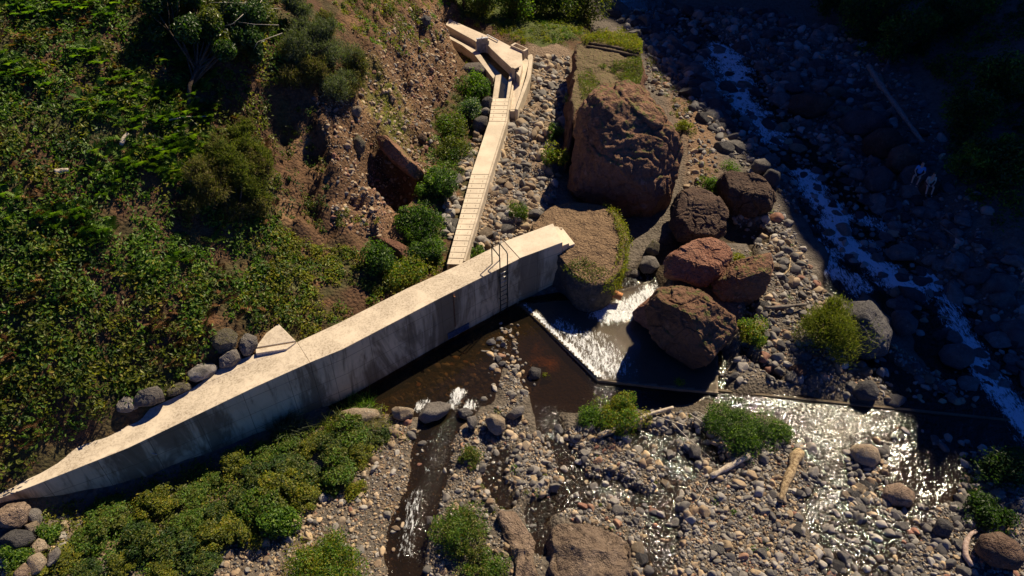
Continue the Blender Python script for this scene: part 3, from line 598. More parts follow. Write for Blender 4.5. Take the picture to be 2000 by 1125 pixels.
# small dark door of the side spillway
da, db = P(1004, 163, 2.6), P(1013, 159, 2.6); ex = (db - da) / 2; ey = np.cross([0, 0, 1.], ex / np.linalg.norm(ex)) * .05
dg = empty('spillway_gate', tuple((da + db) / 2), 'small dark gate at the head of the side spillway', 'sluice gate'); lo = np.array(dg.location)
m_dark = mat_plain('dark_gate', (.06, .05, .045), .6, .2)
MB().box((da + db) / 2 + [0, 0, .55], ex, ey, np.array([0, 0, .55])).build('plate', m_dark, dg).location = -lo
MB().box((da + db) / 2 + [0, 0, 1.13], ex * 1.25, ey * 2.6, np.array([0, 0, .03])).build('top_bar', m_side, dg, bevel=.008).location = -lo
MB().box(da + [0, 0, .55] - ex * .18, ex * .2, ey * 2.4, np.array([0, 0, .55])).build('guide_post', m_side, dg, bevel=.008).location = -lo
# spillway ramp, its outer wall and the little open tank
addp(MB().add([tuple(P(1003, 150, 2.75)), tuple(P(1021, 112, 3.0)), tuple(P(1034, 118, 3.0)), tuple(P(1008, 213, 2.62)), tuple(P(993, 213, 2.62))] + [tuple(P(a, b, 1.4)) for a, b in ((1003, 165), (1021, 130), (1034, 136), (1009, 232), (993, 232))],
     [(0, 1, 2, 3, 4)[::-1], (0, 1, 6, 5), (1, 2, 7, 6), (2, 3, 8, 7), (3, 4, 9, 8), (4, 0, 5, 9), (5, 6, 7, 8, 9)]), 'spillway_ramp', m_deck, 0)
addp(MB().prism(PZ('1030 109;1038 105;1041 110;1036 150;1011.5 214;1006.5 213;1028 150;1032.5 124', 3.02), 1.4), 'outer_wall', m_side, .015)
addp(MB().prism(PZ('1000 166;1004 162;996.5 214;992 214', 2.85), 1.6), 'dividing_wall', m_side, .01)
addp(MB().prism(PZ('993 213.5;1011 214;1011 217;993 217', 2.72), 1.4), 'end_wall', m_side, .01)
tk = [P(a, b, 3.62) for a, b in ((997, 88), (1006, 83), (1032, 95), (1024, 100))]; tc_ = sum(tk) / 4; mb = MB()
for i in range(4):
    a, b = tk[i], tk[(i + 1) % 4]; mb.prism([tuple(a), tuple(b), tuple(b + (tc_ - b) * .24), tuple(a + (tc_ - a) * .24)], 2.3)
addp(mb, 'tank_wall', m_deck, .008); addp(MB().prism([tuple(p + (tc_ - p) * .15 - [0, 0, .7]) for p in tk], 2.2), 'tank_floor', m_side, 0)
m_white = mat_plain('white_rail', (.72, .7, .66), .5)
ra, rb = P(951, 68, ZD + .12), P(973, 79.5, ZD + .12); ea = (rb - ra) / np.linalg.norm(rb - ra)
rl = empty('handrail', tuple((ra + rb) / 2 - [0, 0, .12]), 'short low white rail lying along the far edge of the deck', 'rail'); lo = np.array(rl.location)
MB().tube([ra, rb], .05, 8).build('bar', m_white, rl, True).location = -lo
for q in (ra + ea * .1, rb - ea * .1): MB().tube([q, q - [0, 0, .14]], .035, 6).build('foot', m_white, rl, True).location = -lo
for s in ('985 248;991 250;986 276;981 272', '945 345;953 350;946 372;938 366', '938 372;950 376;941 398;930 392'):
    o = MB().prism(PZ(s, 2.35), 1.5).build('old_footing', m_side, None, bevel=.05); tag(o, 'weathered block of old concrete footing half buried beside the slab walkway', 'concrete block', 'old footings along the walkway')

# ------------------------------------------------------------ boulders traced one by one
red = mat_rock('red_rock', (.15, .075, .043), (.205, .11, .066), (.10, .053, .033), .55, moss=(.11, .12, .03), crack=.35)
redder = mat_rock('rust_red_rock', (.17, .072, .044), (.225, .115, .074), (.12, .058, .038), .7, crack=.3)
turf = mat_rock('turf_topped_rock', (.05, .042, .035), (.085, .07, .055), (.03, .027, .02), .6, top=((.19, .125, .07), (.09, .055, .032), .30), crack=.3)
brown = mat_rock('brown_rock', (.085, .05, .035), (.13, .085, .06), (.05, .035, .03), .8, crack=.3)
tan = mat_rock('tan_rock', (.20, .14, .10), (.28, .205, .15), (.15, .105, .08), 1.0, crack=.6)
grey = mat_rock('grey_rock', (.17, .15, .135), (.25, .225, .20), (.11, .10, .095), 1.6, crack=.15)
dgrey = mat_rock('dark_grey_rock', (.085, .08, .08), (.125, .115, .11), (.055, .05, .05), 1.2, crack=.25)
mossy = mat_rock('mossy_rock', (.11, .095, .07), (.16, .14, .10), (.08, .07, .05), 1.4, moss=(.09, .085, .025), crack=.2)
buff = mat_rock('buff_rock', (.33, .25, .17), (.42, .34, .25), (.25, .18, .12), 1.5, crack=.2)
BOULD = []
def pts(s): return [tuple(map(float, q.split())) for q in s.split(';')]
def boulder(name, label, s, mat, seed, thick=1.0, p=2.6, rough=.07, facets=6, sub=6, group=None, ground=None, cat='boulder', back=.62, craggy=0.0, clips=()):
    pl = np.array(pts(s)); c = (pl.min(0) + pl.max(0)) / 2
    a = np.arctan2(-(pl[:, 1] - c[1]), pl[:, 0] - c[0]); th = np.linspace(-math.pi, math.pi, 361); rho = np.zeros(361)
    for i, t in enumerate(th):                    # outline radius by angle
        d = np.array([math.cos(t), -math.sin(t)]); best = 0
        for k in range(len(pl)):
            u, v = pl[k] - c, pl[(k + 1) % len(pl)] - c; e = v - u; den = d[0] * e[1] - d[1] * e[0]
            if abs(den) < 1e-9: continue
            tt = (u[0] * e[1] - u[1] * e[0]) / den; ss_ = (u[0] * d[1] - u[1] * d[0]) / den
            if tt > 0 and -1e-6 <= ss_ <= 1 + 1e-6: best = max(best, tt)
        rho[i] = best
    kk = np.ones(9) / 9; rho = np.convolve(np.r_[rho[-5:-1], rho, rho[1:5]], kk, 'valid')
    bi = np.argmax(pl[:, 1]); gb = G(*(ground or pl[bi])); ray = rays(*c)
    r_px = rho.mean(); dep0 = proj(gb)[2]; rad = r_px * dep0 / F
    yb = gb[1] + thick * rad * back; t = yb / ray[1]; cc = CAM + ray * t; dn = ray / np.linalg.norm(ray)
    up = np.cross(RT - dn * (RT @ dn), dn); up /= np.linalg.norm(up); rt = np.cross(dn, up)
    v0, f0 = ico(sub); ph = np.arctan2(v0[:, 1], v0[:, 0]); sr = np.hypot(v0[:, 0], v0[:, 1]); cz = v0[:, 2]
    nrm = (sr ** p + np.abs(cz) ** p) ** (1 / p); sr, cz = sr / nrm, cz / nrm
    rr = np.interp(ph, th, rho) * t / F
    q = (rr * sr)[:, None] * (np.cos(ph)[:, None] * rt + np.sin(ph)[:, None] * up) + (cz * thick * rad)[:, None] * dn
    rs = np.random.default_rng(seed)
    for k in range(facets * 3 if mat not in (grey,) or facets > 4 else facets):
        n = rs.normal(size=3) + np.array([0, -.2, .25]); n /= np.linalg.norm(n); pr = q @ n; d = pr.max() * (rs.uniform(.72, .9) if k < facets else rs.uniform(.84, .97)); m_ = pr > d
        q[m_] -= ((pr[m_] - d) * .92)[:, None] * n
    for n, fr in clips:
        n = np.array(n, float); n /= np.linalg.norm(n); pr = q @ n; d = pr.max() * fr; m_ = pr > d; q[m_] -= ((pr[m_] - d) * .88)[:, None] * n
    nn = q / (np.linalg.norm(q, axis=1)[:, None] + 1e-9); sc = 1.0 / rad
    h = fbm(q * sc * 1.3 + seed, seed, 5, .55) * rough * rad * 1.0
    if craggy: h -= np.abs(fbm(q * sc * 1.4 + 7 + seed, seed + 5, 5, .6)) * craggy * rad * 1.5 - craggy * rad * .25
    h += fbm(q * 2.4 + seed, seed + 9, 5, .55) * min(.12, rad * .045) * (1 + 2 * craggy)
    if (facets > 4 or craggy) and len(q) > 2000:  # broken blocks between joints
        ns = 34; sd_ = rs.normal(size=(ns, 3)); sd_ = sd_ / np.linalg.norm(sd_, axis=1)[:, None] * np.ptp(q, axis=0) * .5 * rs.uniform(.6, 1.0, (ns, 1)); qd = q + np.stack([fbm(q * sc * 2 + s_, seed + s_, 3) for s_ in (3, 5, 7)], 1) * .22 * rad
        dd = np.linalg.norm(qd[:, None] - sd_[None], axis=2); i1 = dd.argmin(1); ds = np.sort(dd, axis=1); edge_ = ds[:, 1] - ds[:, 0]; rv = rs.uniform(-.5, .5, ns)
        h += (rv[i1] * (.085 if rad < 3 else .05) * sstep(0, .07 * rad, edge_) - .030 * (1 - sstep(0, .05 * rad, edge_))) * rad
    tq = fbm(q * sc * 1.1 + 31 + seed, seed + 13, 4, .5) * 6; fl = np.floor(tq); h += (fl + sstep(.0, .3, tq - fl) - tq) * (.030 if craggy else .012) * rad
    q = q + nn * h[:, None]
    o = mesh(name, q, f0, mat, None, True, loc=tuple(cc)); BOULD.append((cc, rad, pl)); return tag(o, label, cat, group)
boulder('boulder', 'huge red brown boulder with a sunlit crown standing above the river', '1113 275;1122 232;1150 190;1190 160;1230 151;1265 172;1300 208;1326 250;1338 292;1326 340;1313 400;1280 442;1235 438;1205 402;1150 396;1110 372;1101 338', red, 3, .95, 3.0, .05, 9, 7, craggy=.035, ground=(1230, 440), back=1.05, clips=[((.15, -.72, .68), .82), ((-.75, -.6, .25), .88), ((.5, .1, .85), .88), ((-.25, -1, -.15), .78)])
boulder('boulder', 'red brown boulder with jagged shaded face beside the weir apron', '1250 628;1285 570;1325 538;1358 556;1398 580;1427 606;1436 650;1431 692;1405 722;1374 729;1344 715;1308 690;1272 655', red, 12, 1.0, 3.0, .06, 9, 7, craggy=.05, clips=[((-.6, -.75, .0), .64), ((.35, -.7, .6), .80), ((0, .1, 1), .80)])
boulder('boulder', 'small rust red rock lying at the apron edge against a larger boulder', '1235 610;1262 586;1300 556;1312 600;1300 650;1270 645;1245 630', redder, 15, 1.1, 2.6, .05, 5)
boulder('boulder', 'flat rust red rock slab in the inlet beside a gravel ledge', '1288 520;1312 495;1345 478;1376 459;1415 474;1438 500;1420 535;1372 562;1330 547;1300 542', redder, 18, 1.0, 3.0, .05, 9, 7, craggy=.04, clips=[((0, -.25, 1), .62)])
boulder('boulder', 'red brown rock with yellow lichen on the right of the gravel ledge', '1385 560;1400 530;1435 512;1470 498;1500 489;1509 520;1492 570;1466 602;1430 597;1405 585', red, 21, 1.0, 3.0, .05, 8, 7, craggy=.05, clips=[((-.2, -.25, 1), .68), ((.2, -1, 0), .6)])
boulder('boulder', 'dark brown boulder wedged in shade behind the red rock slab', '1308 410;1322 378;1360 369;1400 384;1421 415;1416 456;1385 472;1340 482;1310 466', brown, 24, 1.0, 3.0, .06, 10, 7, craggy=.05, clips=[((.1, -.6, .8), .78)])
boulder('boulder', 'low brown boulder on the bank between lit gravel and shaded river', '1398 385;1404 346;1430 331;1470 339;1511 364;1527 390;1516 411;1470 422;1420 417', brown, 27, 1.0, 3.0, .05, 10, 7, craggy=.05, clips=[((-.1, -.2, 1), .72)])
boulder('boulder', 'tall dark grey boulder behind the yellow green broom bush', '1640 625;1665 588;1702 586;1727 610;1737 650;1728 692;1690 702;1650 697', dgrey, 30, 1.0, 2.6, .04, 5)
boulder('boulder', 'smooth grey boulder between two small splashing falls', '815 802;828 788;858 784;882 790;876 806;856 821;830 828;818 817', grey, 39, 1.2, 2.4, .03, 3, 4)
boulder('boulder', 'angular tan rock beside the splashing falls', '761 800;780 791;809 800;806 815;785 823;767 816', buff, 42, 1.1, 3.0, .05, 7, 4)
boulder('boulder', 'pale tan flat rock half hidden by grass at the pool edge', '655 806;690 797;735 799;745 815;710 832;660 826', buff, 45, 1.1, 3.0, .05, 5, 4)
boulder('boulder', 'hollowed tan grey rock on the gravel just below the pool', '947 817;964 803;986 815;987 840;970 852;950 836', buff, 48, 1.0, 2.8, .06, 7, 4)
boulder('boulder', 'pale grey slanted rock beside the shallow dark pool', '987 813;1004 795;1027 792;1023 808;1000 822', grey, 51, 1.0, 2.8, .05, 6, 4)
boulder('boulder', 'grey wedge rock standing below the falls among small stones', '911 815;928 811;934 826;922 842;914 832', grey, 54, 1.0, 2.8, .05, 6, 4)
boulder('boulder', 'dark wet rock between the grey boulder and the pool', '893 800;912 795;925 806;915 822;898 816', dgrey, 55, 1.0, 2.6, .05, 4, 4)
boulder('boulder', 'blue grey angular rock with a green tuft in the brown pool', '1031 727;1039 715;1058 721;1054 740;1037 744', dgrey, 57, 1.0, 2.8, .05, 6, 4)
boulder('boulder', 'big tan grey boulder topmost of the pile at the wall foot', '-14 1000;8 983;36 977;53 994;51 1022;38 1036;10 1031;-14 1022', tan, 60, 1.0, 2.8, .04, 7, 5)
boulder('boulder', 'grey boulder beside the topmost one of the wall foot pile', '48 996;74 992;83 1014;79 1028;60 1022', grey, 63, 1.1, 2.8, .05, 6, 4)
boulder('boulder', 'yellowish round boulder in the middle of the wall foot pile', '49 1026;68 1017;79 1029;72 1045;56 1042', buff, 66, 1.0, 2.5, .04, 5, 4)
boulder('boulder', 'blue grey long boulder across the wall foot pile', '3 1046;26 1034;58 1037;70 1048;55 1068;26 1075;8 1062', dgrey, 69, 1.0, 2.8, .05, 7, 4)
boulder('boulder', 'tan pointed boulder low in the wall foot pile beside weeds', '56 1075;72 1052;92 1058;98 1068;78 1085;58 1085', buff, 72, 1.0, 2.7, .06, 6, 4)
boulder('boulder', 'cream jagged rock near the bottom of the wall foot pile', '50 1092;72 1078;90 1095;86 1118;62 1125', buff, 75, 1.0, 2.7, .06, 7, 4)
boulder('boulder', 'tan boulder at the lowest corner of the wall foot pile', '30 1118;45 1098;66 1104;68 1130;50 1145;30 1140', tan, 78, 1.0, 2.7, .05, 5, 4)
boulder('boulder', 'pale grey rock leaning at the bottom of the wall foot pile', '92 1085;108 1068;118 1078;110 1100;96 1108', grey, 80, 1.0, 2.7, .06, 6, 4)
boulder('boulder', 'mossy brown boulder highest of the row behind the wall', '408 662;425 645;446 637;462 650;461 682;432 694;410 676', mossy, 81, 1.0, 2.6, .05, 11, 6)
boulder('boulder', 'grey split boulder next to the sloping concrete slab', '464 668;480 650;500 654;503 676;486 698;468 692', grey, 84, 1.0, 2.7, .05, 11, 6)
boulder('boulder', 'tan grey faceted boulder at the back edge of the wall top', '424 706;434 688;461 681;473 696;460 716;430 720', grey, 87, 1.0, 3.0, .04, 11, 6)
boulder('boulder', 'boulder with a white patch in the row behind the wall', '367 728;388 710;412 708;428 718;412 738;388 748;372 742', mat_rock('white_patched_rock', (.16, .15, .14), (.55, .5, .46), (.12, .11, .10), 2.2, crack=.1), 90, 1.0, 2.7, .06, 6, 4)
boulder('boulder', 'tan low rock in the row behind the wall below a bush', '326 763;345 748;366 743;376 757;352 771;330 775', mossy, 93, 1.0, 2.8, .05, 11, 6)
boulder('boulder', 'long shaded grey rock in the row behind the wall', '262 775;282 757;305 752;326 768;322 782;295 792;268 797', grey, 96, 1.0, 2.8, .05, 11, 6)
boulder('boulder', 'pale grey rock at the lower left end of the row behind the wall', '224 792;240 772;262 780;268 796;252 806;230 804', grey, 99, 1.0, 2.8, .06, 11, 6)
boulder('boulder', 'large smooth grey boulder beside the upper cover slabs', '922 248;926 232;940 226;953 228;952 246;944 258;928 258', grey, 102, 1.1, 2.5, .03, 3, 4)
boulder('boulder', 'grey angular boulder between the flowering bush and the channel', '938 208;942 194;955 186;963 192;958 212;948 220', dgrey, 105, 1.0, 2.7, .05, 5, 4)
boulder('boulder', 'tan flat boulder touching the upper cover slabs', '936 220;946 209;957 210;956 226;944 230', grey, 108, 1.0, 2.7, .04, 5, 4)
boulder('boulder', 'rust red ledge rock jutting from the earth bank over a dark hollow', '735 258;752 262;778 284;800 308;828 336;830 350;812 354;788 336;764 314;742 288', red, 111, 1.6, 2.6, .07, 5, 6, ground=(800, 352), craggy=.06, back=.1)
boulder('boulder', 'rust red humped rock below the scree among green bushes', '705 470;735 464;770 470;800 484;812 502;800 512;778 505;742 512;715 505', redder, 114, 1.0, 3.0, .05, 4, 6, craggy=.06, clips=[((-.45, -.85, .1), .25)])
boulder('boulder', 'orange tan block embedded high in the earth bank', '678 208;702 206;708 212;702 228;694 232;684 222', buff, 117, .8, 2.8, .06, 6, 4)
boulder('boulder', 'tan pointed block stuck upright in the scree above the hollow', '690 272;700 262;713 278;712 296;700 304;690 292', mossy, 120, .8, 2.8, .06, 6, 4)
boulder('boulder', 'round dark boulder near the top of the earth bank', '820 36;832 29;842 36;840 48;828 52;821 45', dgrey, 123, 1.0, 2.5, .05, 4, 4)
boulder('boulder', 'orange block low on the scree above the green slope', '778 250;790 244;797 250;790 260;780 258', buff, 124, .9, 2.8, .06, 6, 4)
boulder('boulder', 'dark block with an orange cap on the scree slope', '813 268;824 258;834 270;830 284;816 282', brown, 125, .9, 2.8, .06, 6, 4)
boulder('boulder', 'dark bare mound of rock between the basin and the dense bush', '892 140;905 124;935 122;958 138;962 152;930 150;900 152', mat_rock('dark_mound', (.10, .085, .075), (.13, .11, .09), None, 1.0, crack=.1), 126, .9, 2.4, .04, 2, 4)
boulder('boulder', 'rounded tan boulder beside the dark pool on the right', '1722 970;1735 948;1762 944;1782 960;1787 982;1765 992;1738 990', tan, 129, 1.0, 2.5, .03, 3, 4)
boulder('boulder', 'layered tan boulder heading the line of rocks in the right stream', '1662 878;1672 864;1700 866;1718 880;1716 900;1700 914;1672 905', buff, 132, 1.0, 3.0, .05, 7, 4)
boulder('boulder', 'dull brown earth covered rock at the bottom right corner', '1905 1075;1925 1045;1960 1040;1985 1060;1992 1090;1975 1112;1930 1105', brown, 135, 1.0, 2.5, .04, 2, 4)
boulder('boulder', 'grey squat boulder in the water left of the earth covered rock', '1822 1035;1835 1014;1855 1014;1862 1030;1850 1048;1828 1048', dgrey, 136, 1.0, 2.6, .05, 4, 4)
boulder('boulder', 'broad shaded dark boulder in the upper river bend', '1534 195;1552 182;1590 182;1628 195;1622 218;1585 232;1540 222', brown, 138, 1.0, 2.6, .05, 4, 4)
boulder('boulder', 'large shaded boulder beside the fallen trunk', '1636 228;1660 216;1700 214;1728 232;1722 252;1690 268;1650 262', dgrey, 141, 1.0, 2.6, .05, 4, 4)
boulder('boulder', 'dark craggy boulder under the middle of the fallen trunk', '1685 300;1690 270;1715 250;1745 252;1765 278;1750 310;1715 312', brown, 144, 1.0, 2.6, .05, 5, 4)
boulder('boulder', 'dark brown boulder uphill of the seated pair', '1730 322;1742 290;1765 280;1792 300;1790 330;1765 345', brown, 147, 1.0, 2.6, .05, 5, 4)
boulder('boulder', 'blue grey boulder on which a person in blue sits', '1757 345;1770 325;1795 320;1812 336;1816 356;1800 368;1768 366', dgrey, 150, 1.1, 2.8, .04, 4, 4)
boulder('boulder', 'dark low boulder under the person in a pale top', '1790 372;1800 352;1825 346;1838 360;1830 378;1805 386', brown, 151, 1.1, 2.8, .04, 4, 4)
boulder('boulder', 'rounded dark grey boulder beside the rapids below the bend', '1690 350;1700 328;1722 322;1742 338;1738 366;1712 378;1694 370', dgrey, 153, 1.0, 2.5, .05, 4, 4)
boulder('boulder', 'smooth grey boulder at the edge of the sunlit bank', '1467 326;1474 312;1492 309;1505 322;1498 340;1478 344', grey, 156, 1.0, 2.4, .03, 3, 4)
boulder('boulder', 'blue grey boulder touching the smooth grey one by the rapids', '1490 345;1502 328;1522 336;1526 358;1508 368;1492 362', dgrey, 159, 1.0, 2.6, .04, 5, 4)
boulder('boulder', 'wide pale boulder left of the stretch of dark pool in shade', '1874 545;1888 524;1925 522;1932 540;1918 555;1885 558', dgrey, 162, 1.0, 2.8, .04, 4, 4)
boulder('boulder', 'big shaded boulder at the head of the right hand fall', '1838 690;1850 674;1880 668;1902 686;1896 708;1872 724;1842 714', dgrey, 165, 1.0, 2.6, .04, 4, 4)
boulder('boulder', 'blocky shaded boulder in the dark stream under the fallen stick', '1737 620;1750 606;1778 606;1792 626;1786 650;1760 656;1742 642', dgrey, 168, 1.0, 2.8, .05, 6, 4)
boulder('boulder', 'dark round boulder resting behind the cross sill', '1665 765;1680 746;1705 742;1718 760;1708 780;1680 784', dgrey, 171, 1.0, 2.5, .04, 3, 4)
boulder('boulder', 'yellowish grey block in the shaded cleft beside the inlet', '1258 490;1276 466;1288 476;1286 498;1270 502', mossy, 174, 1.0, 2.8, .05, 6, 4)
boulder('boulder', 'grey block below the yellowish one in the shaded cleft', '1248 520;1256 500;1278 500;1290 520;1278 534;1254 534', grey, 177, 1.0, 2.8, .05, 6, 4)
boulder('boulder', 'small grey wedge rock lowest in the shaded cleft', '1228 535;1240 524;1250 530;1248 542;1232 546', grey, 180, 1.0, 2.8, .05, 6, 4)

# flat topped blocks: outline of the top, sides falling to the ground
def mesa(name, label, ot, z_top, mat, levels, n1, dome, seed, cat, nz_side=.75):
    tw = np.array([P(a, b, z_top) for a, b in pts(ot)]); cen = tw.mean(0); N = 260
    per = np.r_[0, np.cumsum(np.hypot(*np.diff(np.vstack([tw, tw[:1]])[:, :2], axis=0).T))]; tt = np.linspace(0, per[-1], N, endpoint=False)
    cx_ = np.interp(tt, per, np.r_[tw[:, 0], tw[0, 0]]); cy_ = np.interp(tt, per, np.r_[tw[:, 1], tw[0, 1]])
    for _ in range(3): cx_ = (np.roll(cx_, 3) + cx_ + np.roll(cx_, -3)) / 3; cy_ = (np.roll(cy_, 3) + cy_ + np.roll(cy_, -3)) / 3
    V = []
    for sc, z in levels + [(s_, z_top + .03) for s_ in np.linspace(.94, .03, 22)]:
        q = np.stack([cen[0] + (cx_ - cen[0]) * sc, cen[1] + (cy_ - cen[1]) * sc, np.full(N, z)], 1); a = fbm(q * n1, seed, 6, .62); rad = q - cen; rad[:, 2] = 0; rad /= np.linalg.norm(rad, axis=1)[:, None] + 1e-9
        if z < z_top: q += rad * (a * nz_side)[:, None]; q[:, 2] += fbm(q * 1.1, seed + 3, 3) * .15 * (z > levels[-4][1])
        else: q[:, 2] += fbm(q * .5, 207, 4) * .35 + fbm(q * 1.7, seed + 1, 5, .6) * (.22 if dome > .2 and z_top < 1 else .10) - np.abs(fbm(q * .9, seed + 8, 3)) * (.5 if z_top < 1 else 0) + dome * (1 - sc ** 2)
        V.append(q)
    V = np.concatenate(V); ii = np.arange(len(V)).reshape(-1, N)
    fq = np.stack([ii[:-1], np.roll(ii[:-1], -1, 1), np.roll(ii[1:], -1, 1), ii[1:]], -1).reshape(-1, 4).tolist() + [list(ii[-1])]
    if (tw[1][0] - tw[0][0]) * (cen[1] - tw[0][1]) - (tw[1][1] - tw[0][1]) * (cen[0] - tw[0][0]) < 0: fq = [tuple(q)[::-1] for q in fq]
    o = mesh(name, V - cen, [tuple(q) for q in fq], mat, None, True, loc=tuple(cen)); BOULD.append((cen, 3, np.stack(proj(tw)[:2], 1))); return tag(o, label, cat)
zt_ = 4.6
red2 = mat_rock('turf_red_rock', (.11, .05, .032), (.17, .09, .058), (.08, .042, .03), .6, top=((.14, .088, .058), (.10, .09, .03), .62), crack=.25)
mesa('rock_outcrop', 'tall flat topped red rock outcrop with turf and a worn track on top', '1124 96;1134 78;1160 64;1192 58;1225 66;1250 80;1257 118;1252 150;1240 182;1190 186;1160 190;1138 205;1118 232;1113 185;1122 140', zt_, red2,
     [(1.16, 1.0), (1.13, 1.5), (1.10, 2.0), (1.07, 2.6), (1.05, 3.2), (1.03, 3.7), (1.01, 4.1), (.995, 4.4), (.975, 4.56)], .9, 0, 201, 'rock outcrop', .9)
mesa('boulder', 'broad round boulder with dry grass top and ivy rim at the wall end', '1030 450;1058 414;1098 395;1155 394;1200 407;1222 440;1225 478;1212 516;1188 545;1155 556;1122 545;1100 515;1060 480', 2.15, turf,
     [(.90, -.8), (.93, -.3), (.96, .2), (.99, .6), (1.0, 1.0), (1.01, 1.35), (1.01, 1.7), (.995, 1.92), (.97, 2.08)], .8, .22, 231, 'boulder', .5)
mesa('boulder', 'large cracked tan boulder at the bottom of the gravel bar', '1072 1050;1095 1020;1130 1020;1180 1032;1220 1052;1236 1076;1228 1108;1216 1150;1150 1165;1094 1150;1078 1095', .22, tan,
     [(1.14, -1.0), (1.12, -.6), (1.09, -.35), (1.06, -.12), (1.03, .05), (.99, .16)], 1.3, .32, 241, 'boulder', .45)
mesa('boulder', 'long fissured tan rock outcrop beside the mossy bank', '966 1004;1000 990;1018 1012;1032 1038;1048 1064;1042 1092;1060 1150;1002 1160;1006 1096;984 1044', -.05, tan,
     [(1.16, -1.0), (1.13, -.7), (1.09, -.5), (1.06, -.36), (1.02, -.22), (.98, -.12)], 1.5, .22, 251, 'boulder', .35)
def OUTZ(x, y): return zt_ + .03 + fbm(np.c_[np.ravel(x), np.ravel(y), np.full(np.size(x), zt_ + .03)] * .5, 207, 4) * .35
# ------------------------------------------------------------ stones
rg = np.random.default_rng(5)
def stone_shape(n, seed):
    v, f = ico(n); v = v.copy(); rs = np.random.default_rng(seed)
    for k in range(13):
        a = rs.normal(size=3); a /= np.linalg.norm(a); d = rs.uniform(.58, .88); pr = v @ a; m = pr > d; v[m] -= ((pr[m] - d) * .95)[:, None] * a
    v *= np.array([1.0, rs.uniform(.58, .95), rs.uniform(.42, .75)]); v += (fbm(v * 1.6 + seed, seed, 3) * .10)[:, None] * v
    return v / np.abs(v[:, 0]).max(), f
PALS = {'grey': [(.17, .155, .14), (.23, .21, .19), (.12, .112, .105), (.29, .27, .245)], 'tan': [(.26, .195, .13), (.33, .26, .185), (.21, .15, .10), (.36, .27, .17)],
        'dark': [(.085, .08, .082), (.115, .105, .10), (.065, .06, .062)], 'red': [(.20, .10, .07), (.26, .15, .10)]}
UND = [(p[:, 0].min() - 6, p[:, 1].min() - 6, p[:, 0].max() + 6, p[:, 1].max() + 6, p) for _, _, p in BOULD]
def zone(poly, n, rmin, rmax, alpha=2.2, pal=(.5, .3, .15, .05), wet_ok=.3, low=None, nz=None):
    poly = np.asarray(pts(poly) if isinstance(poly, str) else poly, float)
    cw = np.array([G(a, b)[:2] for a, b in poly]); lo, hi = cw.min(0), cw.max(0)
    area_tries = n * 6; x = rg.uniform(lo[0], hi[0], area_tries); y = rg.uniform(lo[1], hi[1], area_tries); h = H(x, y)
    px, py, d = proj(np.c_[x, y, h]); ok = pip(px, py, poly); wv = FLD(WET, x, y); mm = FLD(M, x, y)
    ok &= (mm > .5) | (wv < .55) | (rg.random(area_tries) < wet_ok)
    if low is not None: ok &= (mm < .5) if low else (mm > .5)
    if nz: ok &= n2(x, y, nz[0], 301, 3) > nz[1] + rg.uniform(-.2, .2, area_tries)
    k = np.where(ok)[0][:n]
    u = rg.random(len(k)); r = (rmin ** -alpha + u * (rmax ** -alpha - rmin ** -alpha)) ** (-1 / alpha)
    kind = rg.choice(4, len(k), p=pal); tl = np.empty((len(k), 3))
    for i, kk in enumerate(('grey', 'tan', 'dark', 'red')):
        m = kind == i; P_ = np.array(PALS[kk]); tl[m] = P_[rg.integers(len(P_), size=m.sum())]
    tl *= rg.uniform(.7, 1.2, (len(k), 1))
    return dict(x=x[k], y=y[k], z=h[k], r=r, kind=kind, c=tl, px=px[k], py=py[k], d=d[k])
Z = []
def addz(nm, where, *a, **kw):
    q = zone(*a, **kw)
    if nm == 'river stone': q['z'] = np.where((FLD(M, q['x'], q['y']) < .5) & (q['r'] > .09), np.maximum(q['z'], base(q['x'], q['y']) - .25 * q['r']), q['z'])
    q['zone'] = np.full(len(q['x']), len(Z)); Z.append((nm, where, q))
BAR = '1040 845;1180 830;1280 800;1360 810;1400 830;1500 850;1570 860;1640 960;1560 1000;1600 1140;1240 1140;1230 1060;1100 1010;1040 960;990 900'
addz('river stone', 'in the open gravel bar below the weir', BAR, 2300, .065, .30, 2.0, (.56, .24, .17, .03))
addz('river stone', 'in the open gravel bar below the weir', BAR, 8000, .03, .085, 1.2, (.5, .32, .14, .04))
MIDB = '975 745;1040 700;1060 750;1010 790;1050 860;1100 960;960 980;900 960;900 840;940 810;990 790'
addz('river stone', 'on the narrow gravel spit beside the brown pool', MIDB, 420, .06, .24, 1.6, (.55, .33, .1, .02))
addz('river stone', 'on the narrow gravel spit beside the brown pool', MIDB, 2400, .025, .07, 1.2, (.5, .4, .08, .02))
addz('river stone', 'on the narrow gravel spit beside the brown pool', '975 630;1015 640;1010 700;1050 740;1000 760;985 700', 260, .04, .15, 1.5, (.6, .3, .1, 0), wet_ok=1)
LEFTB = '700 840;790 815;840 860;800 980;770 1140;350 1140;480 1030;600 980;720 900'
addz('river stone', 'on the brown silt bank left of the lower stream', LEFTB, 520, .06, .26, 1.7, (.38, .52, .05, .05))
addz('river stone', 'on the brown silt bank left of the lower stream', LEFTB, 3600, .025, .07, 1.3, (.35, .55, .06, .04))
RST = '1640 880;1760 860;1700 930;1760 1000;2000 960;2010 1140;1560 1140;1590 1010;1660 960'
addz('river stone', 'among the glinting shallows at the lower right', RST, 900, .07, .30, 1.8, (.55, .16, .27, .02), wet_ok=.75)
addz('river stone', 'among the glinting shallows at the lower right', RST, 4200, .03, .1, 1.2, (.6, .2, .18, .02), wet_ok=.6)
addz('river stone', 'among the glinting shallows at the lower right', '1700 830;1900 870;2010 900;2010 1000;1880 1000;1860 900;1780 860', 260, .08, .32, 1.5, (.6, .1, .28, .02), wet_ok=.35)
